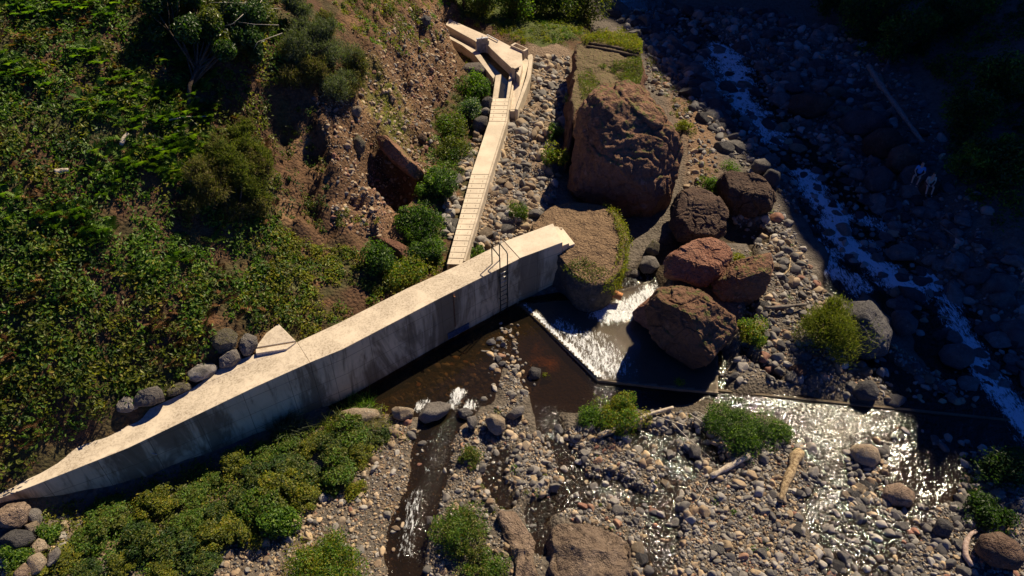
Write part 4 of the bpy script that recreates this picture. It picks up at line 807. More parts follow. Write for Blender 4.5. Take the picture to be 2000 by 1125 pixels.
TER = '915 505;945 400;970 320;1000 235;1035 200;1040 110;1110 110;1112 240;1095 300;1085 390;1040 430;1030 460'
addz('rubble stone', 'on the rubble terrace right of the slab walkway', TER, 760, .12, .46, 1.7, (.50, .42, .08, 0), low=False)
addz('rubble stone', 'on the rubble terrace right of the slab walkway', TER, 2600, .05, .13, 1.2, (.46, .45, .09, 0), low=False, nz=(2.0, -.15))
WL = '915 300;950 215;958 250;925 345;900 420;880 470;860 440;880 360'
addz('rubble stone', 'packed along the left side of the slab walkway', WL, 130, .16, .42, 1.5, (.6, .36, .04, 0), low=False)
RBANK = '1410 430;1520 400;1560 470;1600 560;1700 640;1900 780;1900 800;1720 785;1480 750;1390 740;1440 690;1440 600;1500 500'
addz('river stone', 'on the half lit stony bank behind the cross sill', RBANK, 620, .1, .42, 1.5, (.52, .26, .18, .04), wet_ok=.4)
addz('river stone', 'on the half lit stony bank behind the cross sill', RBANK, 2600, .04, .1, 1.2, (.5, .3, .17, .03), wet_ok=.2)
SH = '1230 20;1330 20;1480 20;1620 60;1760 260;1850 400;1940 470;2020 520;2020 830;1880 760;1760 620;1560 420;1420 300;1330 170;1250 90'
addz('river stone', 'in the shaded upper river', SH, 1800, .14, .62, 1.6, (.6, .04, .36, 0), wet_ok=.6, low=True)
addz('river stone', 'in the shaded upper river', SH, 4200, .06, .16, 1.3, (.6, .05, .35, 0), wet_ok=.15, low=True)
addz('river stone', 'in the shaded upper river', '1180 20;1330 60;1420 200;1440 300;1340 200;1260 90', 260, .2, .8, 1.5, (.5, .04, .46, 0), wet_ok=.4, low=True)
addz('river stone', 'on the dirt strip right of the huge red boulder', '1262 90;1330 180;1400 300;1400 400;1340 380;1345 280;1310 190;1260 180', 420, .06, .3, 1.5, (.5, .35, .1, .05), low=True)
addz('river stone', 'by the mossy mound right of the lower stream', '855 830;940 850;985 960;1060 990;1060 1140;830 1140;845 950', 300, .05, .2, 1.7, (.5, .42, .08, 0))
addz('river stone', 'by the mossy mound right of the lower stream', '855 830;940 850;985 960;1060 990;1060 1140;830 1140;845 950', 2200, .025, .06, 1.2, (.5, .42, .08, 0))
addz('river stone', 'in the line of rocks crossing the right hand shallows', '1650 870;1730 860;1730 930;1720 1010;1660 1010', 90, .12, .34, 1.3, (.45, .25, .3, 0), wet_ok=1)
addz('river stone', 'in the shaded upper river', SH, 260, .3, .85, 1.2, (.5, .02, .48, 0), wet_ok=.5, low=True)
addz('river stone', 'in the shaded upper river', '1600 40;1760 110;1870 330;1960 440;1820 400;1720 260', 700, .07, .5, 1.5, (.55, .05, .4, 0), low=True)
addz('sunken stone', 'in the brown pool', '760 790;840 700;960 640;1000 660;960 780;900 800', 240, .08, .26, 1.4, (.3, .1, .55, .05), wet_ok=1)
addz('earth bank stone', 'on the earth bank above the walkway', '610 190;700 120;780 20;860 10;900 150;840 240;860 300;740 470;640 440;660 350', 6500, .03, .19, 1.7, (.08, .62, .12, .18), low=False)
addz('river stone', 'at the foot of the big wall by the boulder pile', '0 1060;120 1060;110 1010;160 1000;170 1060;60 1140;0 1140', 260, .06, .22, 1.5, (.45, .5, .05, 0))
addz('river stone', 'on the small gravel ledge between the red rocks', '1375 540;1430 485;1470 490;1400 575', 160, .05, .16, 1.4, (.5, .5, 0, 0), wet_ok=1)
cat_ = {k: np.concatenate([q[2][k] for q in Z]) for k in Z[0][2]}
rp = cat_['r'] / cat_['d'] * F
insideB = np.zeros(len(rp), bool)                 # not inside the traced boulders
for x0, y0, x1, y1, p in UND:
    m = (cat_['px'] > x0) & (cat_['px'] < x1) & (cat_['py'] > y0) & (cat_['py'] < y1); insideB[m] |= pip(cat_['px'][m], cat_['py'][m], p)
lw_, rw_ = [proj(p) for p in Lw], [proj(p) for p in Rw]
chp = [(a[0] - 3, a[1]) for a in lw_] + [(a[0] + 7, a[1] + 2) for a in rw_][::-1]; insideB |= pip(cat_['px'], cat_['py'], chp)
wallpoly = [tuple(q[:2]) for q in fw_] + [tuple(q[:2]) for q in bk_[::-1]]; insideB |= pip(cat_['x'], cat_['y'], wallpoly)
scr = cat_['zone'] == [i for i, q in enumerate(Z) if q[0] == 'earth bank stone'][0]
order = np.argsort(-np.where(insideB | scr & (rp < 4) | (cat_['py'] > 1120) | (cat_['px'] > 1995) | (cat_['px'] < 4), -1, rp))
BIG = set(order[:262].tolist())
shapes = [stone_shape(4, 400 + k) for k in range(10)]; small = [stone_shape(2, 500 + k) for k in range(10)]; mid = [stone_shape(3, 600 + k) for k in range(10)]
smat = {'grey': grey, 'tan': buff, 'dark': dgrey, 'red': redder}
sm_small = {'grey': mat_rock('grey_stone', (.19, .175, .16), (.31, .285, .26), (.14, .13, .125), 3.0, crack=.05), 'tan': mat_rock('tan_stone', (.28, .21, .145), (.40, .32, .235), (.22, .16, .11), 3.0, crack=.05),
            'dark': mat_rock('dark_stone', (.07, .067, .07), (.125, .115, .11), (.055, .05, .05), 3.0, crack=.05), 'red': mat_rock('red_stone', (.19, .095, .065), (.28, .16, .11), None, 3.0, crack=.05)}
protos = {}
for i in sorted(BIG):
    kk = ('grey', 'tan', 'dark', 'red')[cat_['kind'][i]]; s = rg.integers(10); where = Z[cat_['zone'][i]][1]
    if (kk, s) not in protos:
        o = mesh('stone', shapes[s][0], shapes[s][1], sm_small[kk], None, True); protos[(kk, s)] = o
    else: o = protos[(kk, s)].copy(); C.objects.link(o)
    r = cat_['r'][i]; o.scale = (r * 1.15, r * 1.15, r * rg.uniform(.9, 1.3)); o.rotation_euler = (rg.uniform(-.4, .4), rg.uniform(-.4, .4), rg.uniform(0, 6.28))
    o.location = (cat_['x'][i], cat_['y'][i], cat_['z'][i] + r * .08)
    cn = {'grey': 'rounded grey', 'tan': 'tan', 'dark': 'dark grey', 'red': 'reddish'}[kk]
    tag(o, '%s stone lying %s' % (cn, where), 'stone', '%s stones %s' % (cn, where))
m_sa = mat_stone_attr('pebble_stone')
def rotm(n):
    q = rg.normal(size=(n, 4)); q[:, 1:3] *= .45; q /= np.linalg.norm(q, axis=1)[:, None]; a, b, c, d = q.T
    return np.stack([np.stack([1 - 2 * (c * c + d * d), 2 * (b * c - a * d), 2 * (b * d + a * c)], 1), np.stack([2 * (b * c + a * d), 1 - 2 * (b * b + d * d), 2 * (c * d - a * b)], 1), np.stack([2 * (b * d - a * c), 2 * (c * d + a * b), 1 - 2 * (b * b + c * c)], 1)], 1)
done = set()
for zi, (nm, where, q0) in enumerate(Z):
    key = (nm, where)
    if key in done: continue
    done.add(key)
    sel = np.array([i for i in range(len(rp)) if (Z[cat_['zone'][i]][0], Z[cat_['zone'][i]][1]) == key and i not in BIG and not insideB[i]])
    Vs, Fs, Cs, off = [], [], [], 0
    for lst, cond in ((small, rp[sel] < 5.5), (mid, rp[sel] >= 5.5)):
        ss_ = sel[cond]; si = rg.integers(10, size=len(ss_))
        for k in range(10):
            t = ss_[si == k]
            if not len(t): continue
            v, f = lst[k]; Rm = rotm(len(t)); vv = np.einsum('nij,vj->nvi', Rm, v) * (cat_['r'][t] * 1.12)[:, None, None]
            vv += np.c_[cat_['x'][t], cat_['y'][t], cat_['z'][t] + cat_['r'][t] * .05][:, None, :]
            Vs.append(vv.reshape(-1, 3)); Fs.append((f[None] + (np.arange(len(t)) * len(v))[:, None, None] + off).reshape(-1, 3)); off += vv.shape[0] * vv.shape[1]
            Cs.append(np.repeat(cat_['c'][t], len(v), 0))
    if Vs:
        o = mesh('gravel', np.concatenate(Vs), np.concatenate(Fs), m_sa, None, True, col=np.concatenate(Cs)); tag(o, kind='stuff')
print('stones', len(rp))

# ------------------------------------------------------------ plants
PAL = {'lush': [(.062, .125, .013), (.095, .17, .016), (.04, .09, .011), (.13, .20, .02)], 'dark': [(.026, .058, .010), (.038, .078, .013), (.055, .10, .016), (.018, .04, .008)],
       'yellow': [(.16, .18, .014), (.20, .205, .016), (.115, .14, .013), (.23, .19, .02)], 'olive': [(.08, .10, .013), (.105, .128, .016), (.135, .14, .022), (.05, .07, .012)],
       'heath': [(.10, .10, .02), (.125, .12, .024), (.14, .105, .05), (.07, .075, .02)], 'brown': [(.13, .062, .026), (.17, .085, .035), (.09, .045, .02), (.20, .11, .05)],
       'grass': [(.085, .12, .018), (.11, .135, .02), (.065, .10, .016), (.16, .14, .035)], 'bloom': [(.04, .08, .03), (.06, .11, .045), (.30, .34, .26), (.05, .10, .03)],
       'silver': [(.085, .105, .055), (.12, .14, .085), (.07, .085, .04)], 'broom': [(.10, .12, .012), (.13, .15, .015), (.08, .105, .012), (.16, .16, .02)], 'ash': [(.22, .19, .15), (.28, .25, .2), (.16, .13, .10)]}
m_leaf = mat_leaf('leaf', .38); m_gloss = mat_leaf('glossy_leaf', .28, .4, .35); m_needle = mat_leaf('needle', .3, .7, .15); m_dry = mat_leaf('dry_frond', .2, .8, .1)
m_stem = mat_wood('stem_bark', (.05, .035, .022), (.11, .08, .055)); m_bark = mat_wood('pale_bark', (.10, .075, .055), (.19, .15, .11))
def cols(rs, pal, n, var=.25):
    p = np.array(PAL[pal]); return p[rs.integers(len(p), size=n)] * rs.uniform(1 - var, 1 + var, (n, 1))
def leaves(rs, cen, size, asp=.55, nrm=None, pal='lush', along=None, fold=.25):
    n = len(cen); s = size * rs.uniform(.6, 1.35, n)
    nv = rs.normal(size=(n, 3)) * .75 + (nrm if nrm is not None else np.array([0, 0, .8])); nv /= np.linalg.norm(nv, axis=1)[:, None] + 1e-9
    a = along if along is not None else rs.normal(size=(n, 3)); a = a - nv * (a * nv).sum(1)[:, None]; a /= np.linalg.norm(a, axis=1)[:, None] + 1e-9
    b = np.cross(nv, a); s = s[:, None]
    v = np.stack([cen - a * s, cen + b * s * asp + nv * s * fold, cen + a * s, cen - b * s * asp + nv * s * fold], 1)
    return v.reshape(-1, 3), np.arange(4 * n).reshape(n, 4), np.repeat(cols(rs, pal, n), 4, 0)
def join(parts):
    V, Fq, Cc, off = [], [], [], 0
    for v, f, c in parts: V.append(v); Fq.append(f + off); Cc.append(c); off += len(v)
    return np.concatenate(V), np.concatenate(Fq), np.concatenate(Cc)
def lumps(rs, n, rx, ry, hz, lump):
    L = []
    for _ in range(n):
        u = rs.normal(size=3); u /= np.linalg.norm(u); u[2] = abs(u[2]); k = rs.uniform(.35, .85)
        L.append((np.array([u[0] * rx * k, u[1] * ry * k, u[2] * hz * k + .18 * hz]), lump * rs.uniform(.45, 1.5)))
    return L
def bush_mesh(seed, rx, ry, hz, nleaf, size, pal, lump=.45, nl=10, style='leaf', pal2=None):
    rs = np.random.default_rng(seed); L = lumps(rs, nl, rx, ry, hz, lump * min(rx, ry)); parts = []
    per = nleaf // nl
    for c, r in L:
        u = rs.normal(size=(per, 3)); u /= np.linalg.norm(u, axis=1)[:, None]; k = rs.uniform(.35, 1.0, per) ** .5 * (1 + .45 * rs.random(per) ** 4)
        q = c + u * (r * k)[:, None] * np.array([1, 1, .85]); q = q[q[:, 2] > .02]; uu = u[:len(q)]
        pl = pal2 if pal2 and rs.random() < .3 else pal
        if style == 'needle':
            al = rs.normal(size=(len(q), 3)) * .45 + (q - np.array([0, 0, -.3 * hz])) / np.linalg.norm(q - np.array([0, 0, -.3 * hz]), axis=1)[:, None] + np.array([0, 0, .5])
            parts.append(leaves(rs, q, size, .10, rs.normal(size=(len(q), 3)), pl, al))
        else:
            h_ = int(len(q) * .65); parts.append(leaves(rs, q[:h_], size, .5, ((q - c) / r * .9 + np.array([0, 0, .5]))[:h_], pl)); parts.append(leaves(rs, q[h_:], size, .5, ((q - c) / r * .9 + np.array([0, 0, .5]))[h_:], pal2 or pal))
    mb = MB()
    for c, r in L[:7]:
        e = c * np.array([.9, .9, .9]); mb.tube([(0, 0, -.1), e * np.array([.4, .4, .55]) + rs.normal(size=3) * .05, e], [.035, .025, .01], 5)
    return join(parts), mb
def plant(name, label, cat, px, py, wpx, hpx, seed, pal='lush', n=2200, size=.07, style='leaf', group=None, mat=None, pal2=None, nl=11, lump=.45, z=None):
    # placed with its foot on the ground below the picture point; wpx, hpx: its width and height in the photograph
    g = G(px, py) if z is None else P(px, py, z); d = proj(g)[2]; rx = wpx / 2 * d / F; hz = hpx * d / F * 1.05
    (v, f, c), mb = bush_mesh(seed, rx, rx * .9, max(hz * .75, .15), n, size, pal, lump, nl, style, pal2)
    r = empty(name, tuple(g), label, cat, group)
    mesh('foliage', v, f, mat or (m_needle if style == 'needle' else m_leaf), r, False, col=c); mb.build('stem', m_stem, r, True); return r
def dup(r, loc, rz, sc, label=None):
    o = r.copy(); C.objects.link(o); o.location = loc; o.rotation_euler = (0, 0, rz); o.scale = (sc, sc, sc)
    if label: o['label'] = label
    for ch in list(r.children):
        c = ch.copy(); C.objects.link(c); c.parent = o
    return o
plant('shrub', 'dense dark green shrub beside the basin at the foot of the bank', 'shrub', 928, 190, 78, 48, 1, 'dark', 3600, .09, pal2='lush', lump=.42, nl=16)
plant('flowering_shrub', 'pale flowering shrub just below the dense dark shrub', 'shrub', 912, 226, 58, 40, 2, 'bloom', 2600, .07, lump=.42, nl=14)
plant('shrub', 'loose green shrub below the flowering one, left of the walkway', 'shrub', 884, 262, 80, 60, 3, 'lush', 3200, .07, pal2='olive')
plant('shrub', 'mixed dull green shrub above the round green shrub', 'shrub', 885, 305, 80, 50, 4, 'dark', 2600, .07, pal2='olive')
plant('shrub', 'round bright green shrub beside the long plain lid', 'shrub', 864, 376, 88, 70, 5, 'lush', 5200, .075, pal2='dark', lump=.38, nl=20)
plant('shrub', 'small light green shrub at the mouth of the dark hollow', 'shrub', 820, 385, 34, 28, 6, 'lush', 900, .06)
plant('shrub', 'broad green shrub left of the lower cover slabs', 'shrub', 822, 452, 108, 66, 7, 'lush', 6500, .07, pal2='dark', lump=.35, nl=24)
plant('shrub', 'green shrub between the broad shrub and the wall bend', 'shrub', 835, 506, 86, 50, 8, 'lush', 4200, .07, pal2='dark', nl=16)
plant('shrub', 'dark green shrub below the humped red rock', 'shrub', 745, 530, 90, 60, 9, 'dark', 4200, .07, pal2='lush', nl=16)
plant('shrub', 'green shrub spreading right behind the wall near the slabs', 'shrub', 800, 545, 90, 44, 10, 'lush', 3400, .07, pal2='yellow', nl=14)
plant('shrub', 'small dark shrub in the rubble beside the red boulder', 'shrub', 1082, 272, 40, 40, 11, 'dark', 1200, .06, pal2='lush')
plant('shrub', 'bright green shrub against the foot of the huge red boulder', 'shrub', 1085, 330, 60, 55, 12, 'lush', 2400, .07, pal2='yellow')
plant('shrub', 'green shrub in the gap under the flat topped outcrop', 'shrub', 1112, 225, 42, 70, 13, 'lush', 1600, .07, pal2='dark')
plant('shrub', 'leafy green weed in the middle of the rubble terrace', 'shrub', 1008, 428, 44, 44, 14, 'olive', 1300, .05, pal2='lush')
plant('shrub', 'low green weeds between rubble and the wall top', 'shrub', 930, 500, 36, 30, 15, 'lush', 900, .05)
plant('broom_bush', 'feathery yellow green broom bush on the stony bank', 'bush', 1612, 672, 130, 125, 16, 'broom', 15000, .13, 'needle', lump=.45, nl=26)
plant('shrub', 'pale green shrub hugging the right side of the jagged boulder', 'shrub', 1464, 662, 70, 58, 17, 'lush', 3600, .06, pal2='yellow', nl=14)
plant('shrub', 'small green tuft above the low brown boulder on the bank', 'shrub', 1388, 372, 54, 30, 18, 'olive', 1500, .06, pal2='lush')
plant('shrub', 'tiny green tuft at the top of the sunlit gravel strip', 'shrub', 1428, 332, 44, 20, 19, 'lush', 800, .05)
plant('shrub', 'grassy yellow tuft beside the crown of the huge red boulder', 'shrub', 1335, 258, 40, 34, 20, 'yellow', 1100, .06)
plant('water_plant', 'round lush clump of water weeds beside the cross sill', 'plant', 1212, 822, 120, 58, 21, 'lush', 6500, .05, pal2='yellow', nl=24, lump=.32)
plant('water_plant', 'smaller clump of weeds left of the round lush one', 'plant', 1150, 822, 60, 34, 22, 'lush', 1800, .05, nl=12)
plant('water_plant', 'big domed green clump on the edge of the glinting sill water', 'plant', 1440, 850, 150, 66, 23, 'lush', 8500, .05, pal2='dark', nl=28, lump=.3)
plant('water_plant', 'narrow green tail of weeds right of the domed clump', 'plant', 1520, 852, 60, 26, 24, 'dark', 1600, .05, pal2='lush', nl=10)
plant('water_plant', 'green tuft growing on the angular rock in the pool', 'plant', 1065, 742, 26, 18, 25, 'yellow', 500, .045)
plant('shrub', 'bushy green mound at the bottom left of the lower stream', 'shrub', 648, 1122, 185, 84, 26, 'lush', 9500, .05, pal2='yellow', nl=34, lump=.28)
plant('shrub', 'mossy green mound right of the lower stream', 'shrub', 900, 1050, 130, 64, 27, 'lush', 7000, .045, pal2='grass', nl=28, lump=.3)
plant('shrub', 'low green mound at the bottom between stream and tan outcrop', 'shrub', 945, 1118, 100, 48, 28, 'lush', 4600, .045, pal2='grass', nl=20, lump=.32)
plant('shrub', 'fern like leafy plant at the end of the left thicket', 'shrub', 548, 1030, 90, 66, 29, 'lush', 3600, .075, nl=16)
plant('shrub', 'small green weeds on the gravel spit below the rocks', 'shrub', 918, 900, 50, 30, 30, 'grass', 1300, .05)
plant('shrub', 'tuft of yellow weeds on the silt bank', 'shrub', 700, 965, 50, 22, 31, 'yellow', 1100, .05)
plant('shrub', 'weeds among the boulders of the wall foot pile', 'shrub', 34, 1100, 60, 44, 32, 'lush', 1700, .06)
plant('shrub', 'leafy weeds between the boulder pile and the wall', 'shrub', 100, 1052, 48, 36, 33, 'lush', 1200, .06)
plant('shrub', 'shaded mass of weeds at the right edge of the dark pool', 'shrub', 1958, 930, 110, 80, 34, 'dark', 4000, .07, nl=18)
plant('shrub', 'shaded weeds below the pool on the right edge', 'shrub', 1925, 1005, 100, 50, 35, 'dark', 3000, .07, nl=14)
plant('shrub', 'green tuft growing on the gravel ledge of the red rocks', 'shrub', 1392, 555, 40, 24, 36, 'lush', 900, .05)
plant('shrub', 'small yellow tuft at the upper end of the gravel ledge', 'shrub', 1440, 510, 30, 22, 37, 'yellow', 600, .05)
# thicket below the wall: single bushes standing close together
tp = [plant('thicket_bush', 'leafy bush in the thicket below the wall', 'bush', 300, 1000, 105, 80, 40 + k, p1, 6500, .06, group='bushes of the thicket below the wall', pal2=p2, nl=30, lump=.26) for k, (p1, p2) in enumerate((('olive', 'yellow'), ('lush', 'olive'), ('olive', 'dark')))]
spots = [(135, 1085), (190, 1050), (170, 1120), (240, 1105), (215, 1010), (280, 1060), (320, 1115), (262, 1020), (350, 1070), (310, 985), (365, 1020), (400, 1100), (415, 1050), (375, 965), (430, 1000), (470, 1040), (420, 935), (480, 980), (460, 905), (520, 1000), (505, 930), (555, 960), (520, 880), (570, 915), (600, 970), (560, 860), (620, 930), (610, 870), (665, 915), (650, 868), (705, 880), (690, 845), (735, 850), (60, 1120)]
rr = random.Random(4)
for k, (a, b) in enumerate(spots):
    o = tp[k] if k < 3 else dup(tp[k % 3], (0, 0, 0), 0, 1); g = G(a, b + 8); o.location = g; o.rotation_euler = (0, 0, rr.uniform(0, 6.28)); s = rr.uniform(.6, 1.12); o.scale = (s, s * rr.uniform(.75, 1.1), s * rr.uniform(.38, .8))
# grass tufts under the wall
def tuft(name, label, px, py, n, ln, pal, seed, spread=.5, bend=(0, 0), z=None, group=None):
    rs = np.random.default_rng(seed); g = G(px, py) if z is None else P(px, py, z); b = np.c_[rs.normal(size=(n, 2)) * spread, np.zeros(n)]
    d = np.c_[rs.normal(size=(n, 2)) * .45 + np.array(bend), np.ones(n)]; d /= np.linalg.norm(d, axis=1)[:, None]; l = ln * rs.uniform(.5, 1.2, n)[:, None]
    sd = np.cross(d, rs.normal(size=(n, 3))); sd /= np.linalg.norm(sd, axis=1)[:, None]; wd_ = .014
    mid_ = b + d * l * .55; tip = b + d * l + np.c_[d[:, :2] * l * .35, -l * .18]
    v = np.stack([b - sd * wd_, b + sd * wd_, mid_ + sd * wd_ * .8, mid_ - sd * wd_ * .8, tip], 1).reshape(-1, 3); i0 = np.arange(n)[:, None] * 5
    f = [tuple(q) for q in (i0 + [0, 1, 2, 3])] + [tuple(q) for q in (i0 + [3, 2, 4])]
    return tag(mesh(name, v, f, m_leaf, None, False, col=np.repeat(cols(rs, pal, n), 5, 0), loc=tuple(g)), label, 'grass tuft', group)
tuft('grass_tuft', 'long pale grass arching at the wall foot above the thicket', 560, 838, 420, 1.1, 'silver', 1, .35, (.2, .1))
tuft('grass_tuft', 'dry straw coloured grass over the pale flat rock', 720, 838, 500, .8, 'ash', 2, .35, (.2, 0))
tuft('grass_tuft', 'green grass drooping at the pool edge under the wall', 700, 800, 600, .6, 'lush', 3, .4)
tuft('grass_tuft', 'tall green grass in front of the pale flat rock', 660, 848, 420, .9, 'olive', 4, .4, (.2, .1))
tuft('grass_tuft', 'small grass tuft on the cross sill in the boulder shade', 1326, 748, 120, .3, 'lush', 5, .1, z=.3)
# ivy rim of the round boulder: leaves on its right hand edge
def surf_leaves(name, label, bi, poly, n, size, pal, seed, lift=.05, cat='ivy', kind=None):
    ob = bpy.data.objects[bi] if isinstance(bi, str) else bi; me = ob.data; co = np.empty(len(me.vertices) * 3, np.float32); me.vertices.foreach_get('co', co); co = co.reshape(-1, 3) + np.array(ob.location)
    nr_ = np.empty(len(me.vertices) * 3, np.float32); me.vertices.foreach_get('normal', nr_); nr_ = nr_.reshape(-1, 3)
    x, y, _ = proj(co); vd_ = co - CAM; ok = pip(x, y, pts(poly)) & ((nr_ * vd_).sum(1) < .25 * np.linalg.norm(vd_, axis=1)); k = np.where(ok)[0]
    rs = np.random.default_rng(seed); t = k[rs.integers(len(k), size=n)]; q = co[t] + nr_[t] * rs.uniform(0, lift * 4, (n, 1)) + rs.normal(size=(n, 3)) * lift
    v, f, c = leaves(rs, q, size, .5, nr_[t], pal); c0 = q.mean(0); o = mesh(name, v - c0, f, m_leaf, None, False, col=c, loc=tuple(c0)); return tag(o, label, cat, kind=kind)
bo = {o['label']: o for o in C.objects if 'label' in o}
fb = lambda s: next(o for l, o in bo.items() if l.startswith(s))
surf_leaves('ivy', 'bright green ivy hanging along the right edge of the round boulder', fb('broad round'), '1172 396;1200 402;1230 440;1230 520;1200 575;1170 570;1200 520;1211 472;1198 428', 3000, .055, 'yellow', 1)
surf_leaves('ivy', 'dull weeds on the front brow of the round boulder', fb('broad round'), '1095 520;1140 505;1190 530;1180 560;1130 548', 900, .045, 'olive', 2)
surf_leaves('moss_plant', 'green plants in the crevice of the huge red boulder', fb('huge red'), '1180 215;1200 212;1228 255;1222 270;1195 250', 700, .05, 'olive', 3, cat='plant')
surf_leaves('moss_plant', 'yellow green cushion near the crown of the huge red boulder', fb('huge red'), '1160 178;1180 172;1200 195;1185 205;1165 195', 500, .045, 'yellow', 4, .02, cat='plant')
surf_leaves('weed_patch', 'weeds and pebbles lodged on the red rocks above the inlet', fb('red brown rock with'), '1370 560;1430 490;1470 490;1410 580', 700, .045, 'grass', 5, cat='plant')
# turf on the outcrop
def turf_patch(name, label, poly, n, size, pal, seed, zf, hgt=.18):
    rs = np.random.default_rng(seed); pl = np.array(pts(poly)); cw = P(pl[:, 0], pl[:, 1], zt_); lo, hi = cw.min(0), cw.max(0); x = rs.uniform(lo[0], hi[0], n * 3); y = rs.uniform(lo[1], hi[1], n * 3); z = zf(x, y)
    a, b, _ = proj(np.c_[x, y, z]); ok = pip(a, b, pl) & (n2(x, y, .8, seed, 3) > -.25); q = np.c_[x, y, z + rs.uniform(0, hgt, len(x)) * (1 + n2(x, y, .7, seed + 2))][ok][:n]; c0 = q.mean(0); v, f, c = leaves(rs, q - c0, size, .35, None, pal)
    return tag(mesh(name, v, f, m_leaf, None, False, col=c, loc=tuple(c0)), label, 'turf')
turf_patch('turf', 'yellow green turf along the back of the flat topped outcrop', '1132 82;1150 68;1192 60;1240 72;1254 86;1254 112;1225 102;1180 88;1145 90', 5200, .07, 'yellow', 1, OUTZ, .4)
turf_patch('turf', 'green turf on the near right part of the flat topped outcrop', '1200 125;1252 112;1256 150;1240 184;1215 160;1190 140;1165 130', 3600, .06, 'grass', 2, OUTZ, .25)
turf_patch('turf', 'mossy strip on the near left of the flat topped outcrop', '1128 150;1150 140;1172 160;1160 190;1135 200', 1300, .06, 'grass', 3, OUTZ, .25)
o = MB()
for s in ('1146 91;1180 98;1215 108;1246 113', '1150 85;1185 93;1220 103;1248 109'):
    q = [P(a, b, zt_) for a, b in pts(s)]; q = [p + [0, 0, float(OUTZ(p[0], p[1])[0]) - zt_ + .02] for p in q]; o.tube(q, .13, 6)
tag(o.build('track_edge', m_stem, None, True), 'pair of dark earthen ridges crossing the turf of the outcrop', 'earth ridge')
# ------------------------------------------------------------ hillside undergrowth
def scatter(poly, dens, seed, nzs=None):
    rs = np.random.default_rng(seed); pl = np.array(pts(poly)); cw = np.array([G(a, b)[:2] for a, b in pl]); lo, hi = cw.min(0) - 1, cw.max(0) + 1
    n = int((hi[0] - lo[0]) * (hi[1] - lo[1]) * dens); x = rs.uniform(lo[0], hi[0], n); y = rs.uniform(lo[1], hi[1], n); z = H(x, y); a, b, _ = proj(np.c_[x, y, z]); ok = pip(a, b, pl)
    if nzs: ok &= n2(x, y, nzs[0], nzs[2], 4) > nzs[1]
    ok &= ~pip(x, y, wallpoly)
    return np.c_[x, y, z][ok], rs
def nrmH(q):
    e = .3; nx = H(q[:, 0] - e, q[:, 1]) - H(q[:, 0] + e, q[:, 1]); ny = H(q[:, 0], q[:, 1] - e) - H(q[:, 0], q[:, 1] + e); n = np.stack([nx, ny, np.full(len(q), 2 * e)], 1); return n / np.linalg.norm(n, axis=1)[:, None]
def undergrowth(name, poly, dens, per, rad, size, pals, seed, nzs=None, mat=None, asp=.5):
    c, rs = scatter(poly, dens, seed, nzs); parts = []; nn = nrmH(c); pk = (n2(c[:, 0], c[:, 1], 2.5, seed + 3, 3) + rs.uniform(-.35, .35, len(c)))
    for pi, pal in enumerate(pals):
        lo = -9 if pi == 0 else -.30 + .6 * pi / len(pals) - .0; hi_ = 9 if pi == len(pals) - 1 else -.30 + .6 * (pi + 1) / len(pals)
        m = (pk > lo) & (pk <= hi_); cc, n1 = c[m], nn[m]
        if not len(cc): continue
        r = rad * rs.uniform(.5, 1.5, len(cc)); k = per; u = rs.normal(size=(len(cc), k, 3)); u /= np.linalg.norm(u, axis=2)[..., None]
        dt = (u * n1[:, None]).sum(2); u = np.where((dt < 0)[..., None], u - 2 * dt[..., None] * n1[:, None], u)
        q = cc[:, None] + u * (r[:, None] * rs.uniform(.5, 1.0, (len(cc), k)))[..., None]
        parts.append(leaves(rs, q.reshape(-1, 3), size, asp, (u * .8 + n1[:, None] * .5 + np.array([0, 0, .4])).reshape(-1, 3), pal))
    v, f, c4 = join(parts); return tag(mesh(name, v, f, mat or m_leaf, None, False, col=c4), kind='stuff')
def ferns(name, poly, dens, ln, pal, seed, nzs=None, nf=7, mat=None):
    c, rs = scatter(poly, dens, seed, nzs); V, Cc = [], []; n = len(c); nn = nrmH(c)
    for k in range(nf):
        az = rs.uniform(0, 6.28, n); d = np.c_[np.cos(az), np.sin(az), np.full(n, .75)] + nn * .4; d /= np.linalg.norm(d, axis=1)[:, None]; l = ln * rs.uniform(.5, 1.2, n)
        sd = np.cross(d, [0, 0, 1.0]); sd /= np.linalg.norm(sd, axis=1)[:, None] + 1e-9; col_ = cols(rs, pal, n)
        for j in range(1, 8):
            t = j / 8.0; p0 = c + d * (l * t)[:, None] + np.array([0, 0, 1.0]) * (-.45 * l * t * t)[:, None] + np.array([0, 0, .12]); wl = (l * .34 * (1 - t) ** .8 * min(1, t * 4))[:, None]; fwd = d * (l * .055)[:, None]
            for s in (-1, 1):
                tip = p0 + sd * s * wl + fwd * 1.4 - np.array([0, 0, .15]) * wl; V.append(np.stack([p0 - fwd, p0 + fwd, tip], 1)); Cc.append(np.repeat(col_, 3, 0))
    v = np.concatenate([q.reshape(-1, 3) for q in V]); f = np.arange(len(v)).reshape(-1, 3)
    return tag(mesh(name, v, f, mat or m_leaf, None, False, col=np.concatenate(Cc)), kind='stuff')
HILL = '-60 -60;560 -60;560 120;520 200;540 300;540 430;600 480;600 560;590 640;550 625;500 640;440 630;360 735;220 790;110 870;40 910;-60 960'
undergrowth('undergrowth', HILL, 8, 26, .42, .088, ('lush', 'dark', 'yellow', 'olive'), 11, (1.8, -.22, 77))
ferns('fern_undergrowth', '-60 -60;420 -60;420 480;330 560;-60 560', 6.5, .85, 'lush', 12, (2.4, -.12, 81))
ferns('dry_bracken', HILL, 4.5, .6, 'brown', 13, (1.5, .02, 83), 5, m_dry)
undergrowth('bramble_undergrowth', '-60 430;300 480;420 560;360 735;220 790;110 870;40 910;-60 960', 6.5, 32, .46, .09, ('lush', 'yellow', 'lush', 'olive'), 14, (1.6, -.25, 85))
